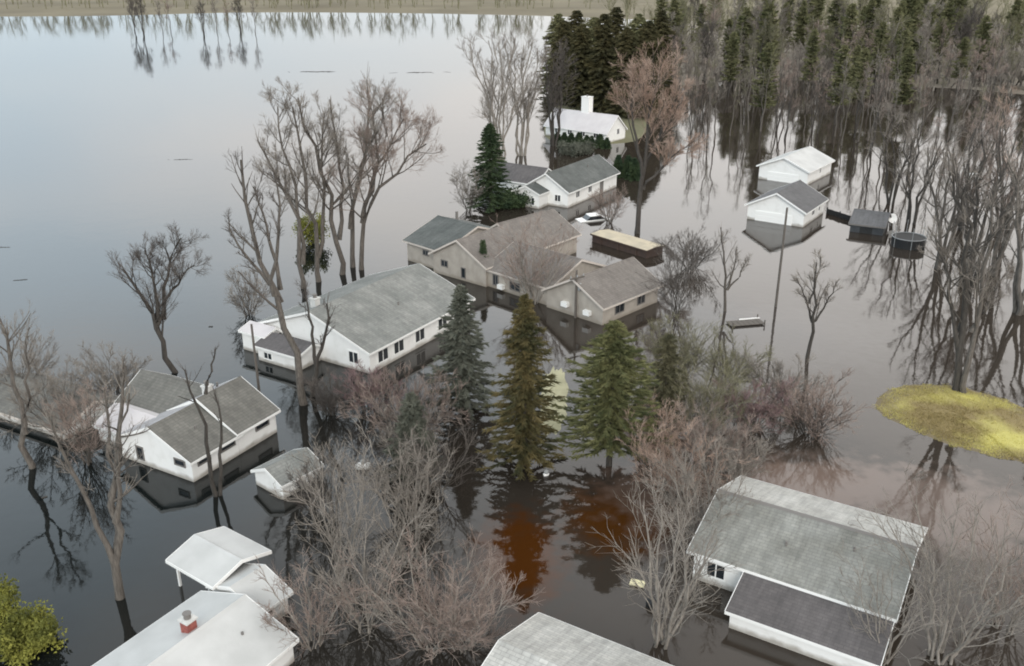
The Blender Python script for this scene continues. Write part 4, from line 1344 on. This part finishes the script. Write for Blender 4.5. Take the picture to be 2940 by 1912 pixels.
# dark fence between the garage house and the shed
a, b = at(2372, 612), at(2446, 636)
fe = tag(empty('board_fence', a), 'low black board fence between the garage house and dark shed', 'fence')
dv = b - a
ang = math.atan2(dv.y, dv.x)
fe.rotation_euler = (0, 0, ang)
n = 8
seg = dv.length / n
bm_ = MB().box(0.012, seg - 0.012, -0.03, 0.03, -1.2, 0.62).mesh('fence_board', M['black_wood'])
for i in range(n): link('fence_board', bm_, fe, (i * seg, 0, 0.02 * (i % 2)))
pm = MB().box(-0.06, 0.06, -0.06, 0.06, -1.4, 0.75).mesh('post', M['black_wood'])
for i in (0, 4, 8): link('post', pm, fe, (i * seg, 0.1, 0))

# trampoline
b = at(2606, 705)
tr = tag(empty('trampoline', b), 'round black trampoline standing in the water beside the dark shed', 'trampoline')
rad = 1.8
ring = MB()
nn = 28
for i in range(nn):
    a0, a1 = 2 * math.pi * i / nn, 2 * math.pi * (i + 1) / nn
    ring.bar((math.cos(a0) * rad, math.sin(a0) * rad, 1.05), (math.cos(a1) * rad, math.sin(a1) * rad, 1.05), 0.05, 6)
ring.build('rim', M['steel'], tr)
MB().lathe([(rad - 0.08, 1.0), (rad - 0.08, 1.04), (0.6, 0.95), (0.02, 0.92)], 28).build('mat', M['black'], tr)
sk = []
for i in range(nn):
    an = 2 * math.pi * i / nn
    sk.append((math.cos(an), math.sin(an)))
b_ = MB()
vs = [(x * rad * 1.0, y * rad * 1.0, -0.1) for x, y in sk] + [(x * rad * 1.0, y * rad * 1.0, 1.0) for x, y in sk] + \
     [(x * rad * 0.985, y * rad * 0.985, -0.1) for x, y in sk] + [(x * rad * 0.985, y * rad * 0.985, 1.0) for x, y in sk]
b_.poly(vs, [(i, (i + 1) % nn, nn + (i + 1) % nn, nn + i) for i in range(nn)] + [(2 * nn + i, 2 * nn + (i + 1) % nn, 3 * nn + (i + 1) % nn, 3 * nn + i) for i in range(nn)] +
        [(i, (i + 1) % nn, 2 * nn + (i + 1) % nn, 2 * nn + i) for i in range(nn)] + [(nn + i, nn + (i + 1) % nn, 3 * nn + (i + 1) % nn, 3 * nn + i) for i in range(nn)])
b_.build('skirt', M['black'], tr)
for i in range(6):
    an = 2 * math.pi * i / 6 + 0.3
    MB().bar((math.cos(an) * rad * 1.03, math.sin(an) * rad * 1.03, -1.3), (math.cos(an) * rad * 1.05, math.sin(an) * rad * 1.05, 2.5), 0.035, 6).build('net_pole', M['steel'], tr)


def tank(base, L, r, rz, label, name='propane_tank'):
    b = at(*base)
    o = tag(empty(name, (b.x, b.y, r * 0.45), rz), label, 'tank')
    prof = []
    for k in range(9):
        an = math.pi / 2 * k / 8
        prof.append((max(r * math.sin(an), 0.01), -L / 2 + r - r * math.cos(an)))
    prof += [(p, -z) for p, z in reversed(prof)]
    m = MB().lathe(prof, 18)
    m.v = [(z, y, x) for x, y, z in m.v]
    m.build('tank_body', M['white_paint'], o, smooth=True)
    MB().lathe([(0.16, r - 0.05), (0.16, r + 0.12), (0.10, r + 0.18)], 12).build('valve_cap', M['steel'], o)
    return o


tank((1043, 1343), 1.0, 0.26, 0.1, 'white oval tank floating right of the garden shed')
tank((2796, 512), 1.8, 0.55, -0.3, 'white tank among the bare trees at the right')
tank((1568, 1364), 0.42, 0.14, 0.5, 'tiny white float in the gap between the two garden spruces')
b = at(2556, 648)
o = tag(empty('satellite_dish', b), 'white round dish at the right end of the dark shed', 'dish')
MB().bar((0, 0, -1.3), (0, 0, 0.75), 0.06, 8).build('mast', M['steel'], o)
d = MB().lathe([(0.02, 0.0), (0.3, 0.05), (0.52, 0.16), (0.58, 0.24), (0.55, 0.24), (0.3, 0.09), (0.02, 0.04)], 20)
d.build('dish', M['white_paint'], o, (0, -0.05, 0.9), smooth=True).rotation_euler = (R(70), 0, R(10))

# car left in the water by the slate roofed house
b = at(1703, 630)
b.z = -0.22
car = tag(empty('flooded_car', b, R(20)), 'pale car drowned up to the windows by the slate roofed house', 'car')
prof = [(-2.1, 0.0), (-2.05, 0.28), (-1.25, 0.36), (-0.85, 0.36), (1.0, 0.36), (1.95, 0.30), (2.1, 0.0)]


def extr(prof, y0, y1, k=1.0):
    m = MB()
    nn = len(prof)
    vs = [(x, y0, z) for x, z in prof] + [(x, y1, z) for x, z in prof]
    return m.poly(vs, [tuple(range(nn)), tuple(range(nn, 2 * nn))] + [(i, (i + 1) % nn, nn + (i + 1) % nn, nn + i) for i in range(nn)])


extr([(-2.15, -0.5)] + prof + [(2.15, -0.5)], -0.86, 0.86).build('body', M['white_paint'], car)
extr([(-1.15, 0.37), (-0.65, 0.80), (0.75, 0.80), (1.35, 0.37)], -0.72, 0.72).build('windows', M['glass'], car)
extr([(-0.72, 0.805), (-0.6, 0.87), (0.65, 0.87), (0.82, 0.805)], -0.74, 0.74).build('car_roof', M['white_paint'], car)
for s in (-1, 1): MB().box(2.08, 2.125, s * 0.72 - 0.1, s * 0.72 + 0.1, 0.04, 0.16).build('headlight', M['glass'], car)

# jetty, sign board, drum, drifting debris
b = at(2140, 930)
j = tag(empty('floating_jetty', b, R(12)), 'small low jetty with a white edge board, left of the dark tree in open water', 'jetty')
for i in range(7): MB().box(-1.6 + i * 0.46, -1.6 + i * 0.46 + 0.42, -0.6, 0.6, 0.10, 0.16).build('plank', M['pole_wood'], j)
MB().box(-0.3, 1.65, 0.62, 0.70, 0.0, 0.24).build('edge_board', M['white_paint'], j)
for x, y in ((-1.5, -0.66), (1.5, -0.66), (1.5, 0.76)): MB().bar((x, y, -1.3), (x, y, 0.5), 0.06, 8).build('post', M['pole_wood'], j)
b = at(1830, 1678)
s = tag(empty('yellow_board', b, R(-20)), 'small pale yellow board lying on the water left of the big pale roof', 'board')
MB().box(-0.38, 0.38, -0.24, 0.24, 0.05, 0.12).build('board', M['pale_yellow'], s)
for y in (-0.17, 0.17): MB().box(-0.36, 0.36, y - 0.03, y + 0.03, 0.0, 0.05).build('batten', M['pole_wood'], s)
b = at(1873, 1738)
s = tag(empty('plastic_barrel', b), 'round black barrel floating below the pale yellow board', 'barrel')
MB().lathe([(0.26, -0.4), (0.31, -0.3), (0.33, 0.0), (0.31, 0.26), (0.27, 0.36), (0.25, 0.37)], 20).build('barrel_body', M['black'], s, smooth=True)
MB().lathe([(0.20, 0.365), (0.20, 0.40), (0.17, 0.41)], 16).build('lid', M['black'], s)
for z in (-0.05, 0.18): MB().lathe([(0.315, z - 0.02), (0.345, z - 0.015), (0.345, z + 0.015), (0.315, z + 0.02)], 20).build('hoop', M['black'], s)


def driftwood(base, L, rz, label, group):
    rng = random.Random(int(base[0] * 7 + base[1]))
    b = at(*base)
    m = MB()
    for i in range(26 if L > 1 else 4):
        x = rng.gauss(0, 0.24) * L * (L > 1)
        y = rng.gauss(0, 0.03) * L * (L > 1)
        a = rng.gauss(0, 0.5)
        l = L * (rng.uniform(0.03, 0.12) if L > 1 else 0.4)
        r = 0.012 + 0.002 * L if L > 1 else 0.05
        m.bar((x - math.cos(a) * l, y - math.sin(a) * l, 0.0), (x + math.cos(a) * l, y + math.sin(a) * l, 0.03), r, 4, r * 0.5)
    o = m.build('drift_branches', M['dark_bark'], None, b, rz)
    return tag(o, label, 'driftwood', group)


dg = 'drifting branches on the river'
driftwood((58, 804), 1.6, 0.3, 'drifting dark branches near the left edge of the river', dg)
driftwood((10, 710), 1.6, 0.0, 'drifting branches touching the left edge of the river', dg)
driftwood((925, 206), 14, 0.0, 'long thin raft of branches far out at the top, the left one', dg)
driftwood((1208, 208), 12, 0.1, 'dark raft of branches far out at the top, nearest the pale bare trees', dg)
driftwood((520, 458), 3.2, 0.1, 'faint raft of branches in the middle of the river', dg)
driftwood((605, 938), 0.45, 0.5, 'tiny dark scrap of wood before the river clump', dg)
driftwood((128, 1428), 0.4, 0.2, 'tiny dark scrap of wood beside the leaning left tree', dg)
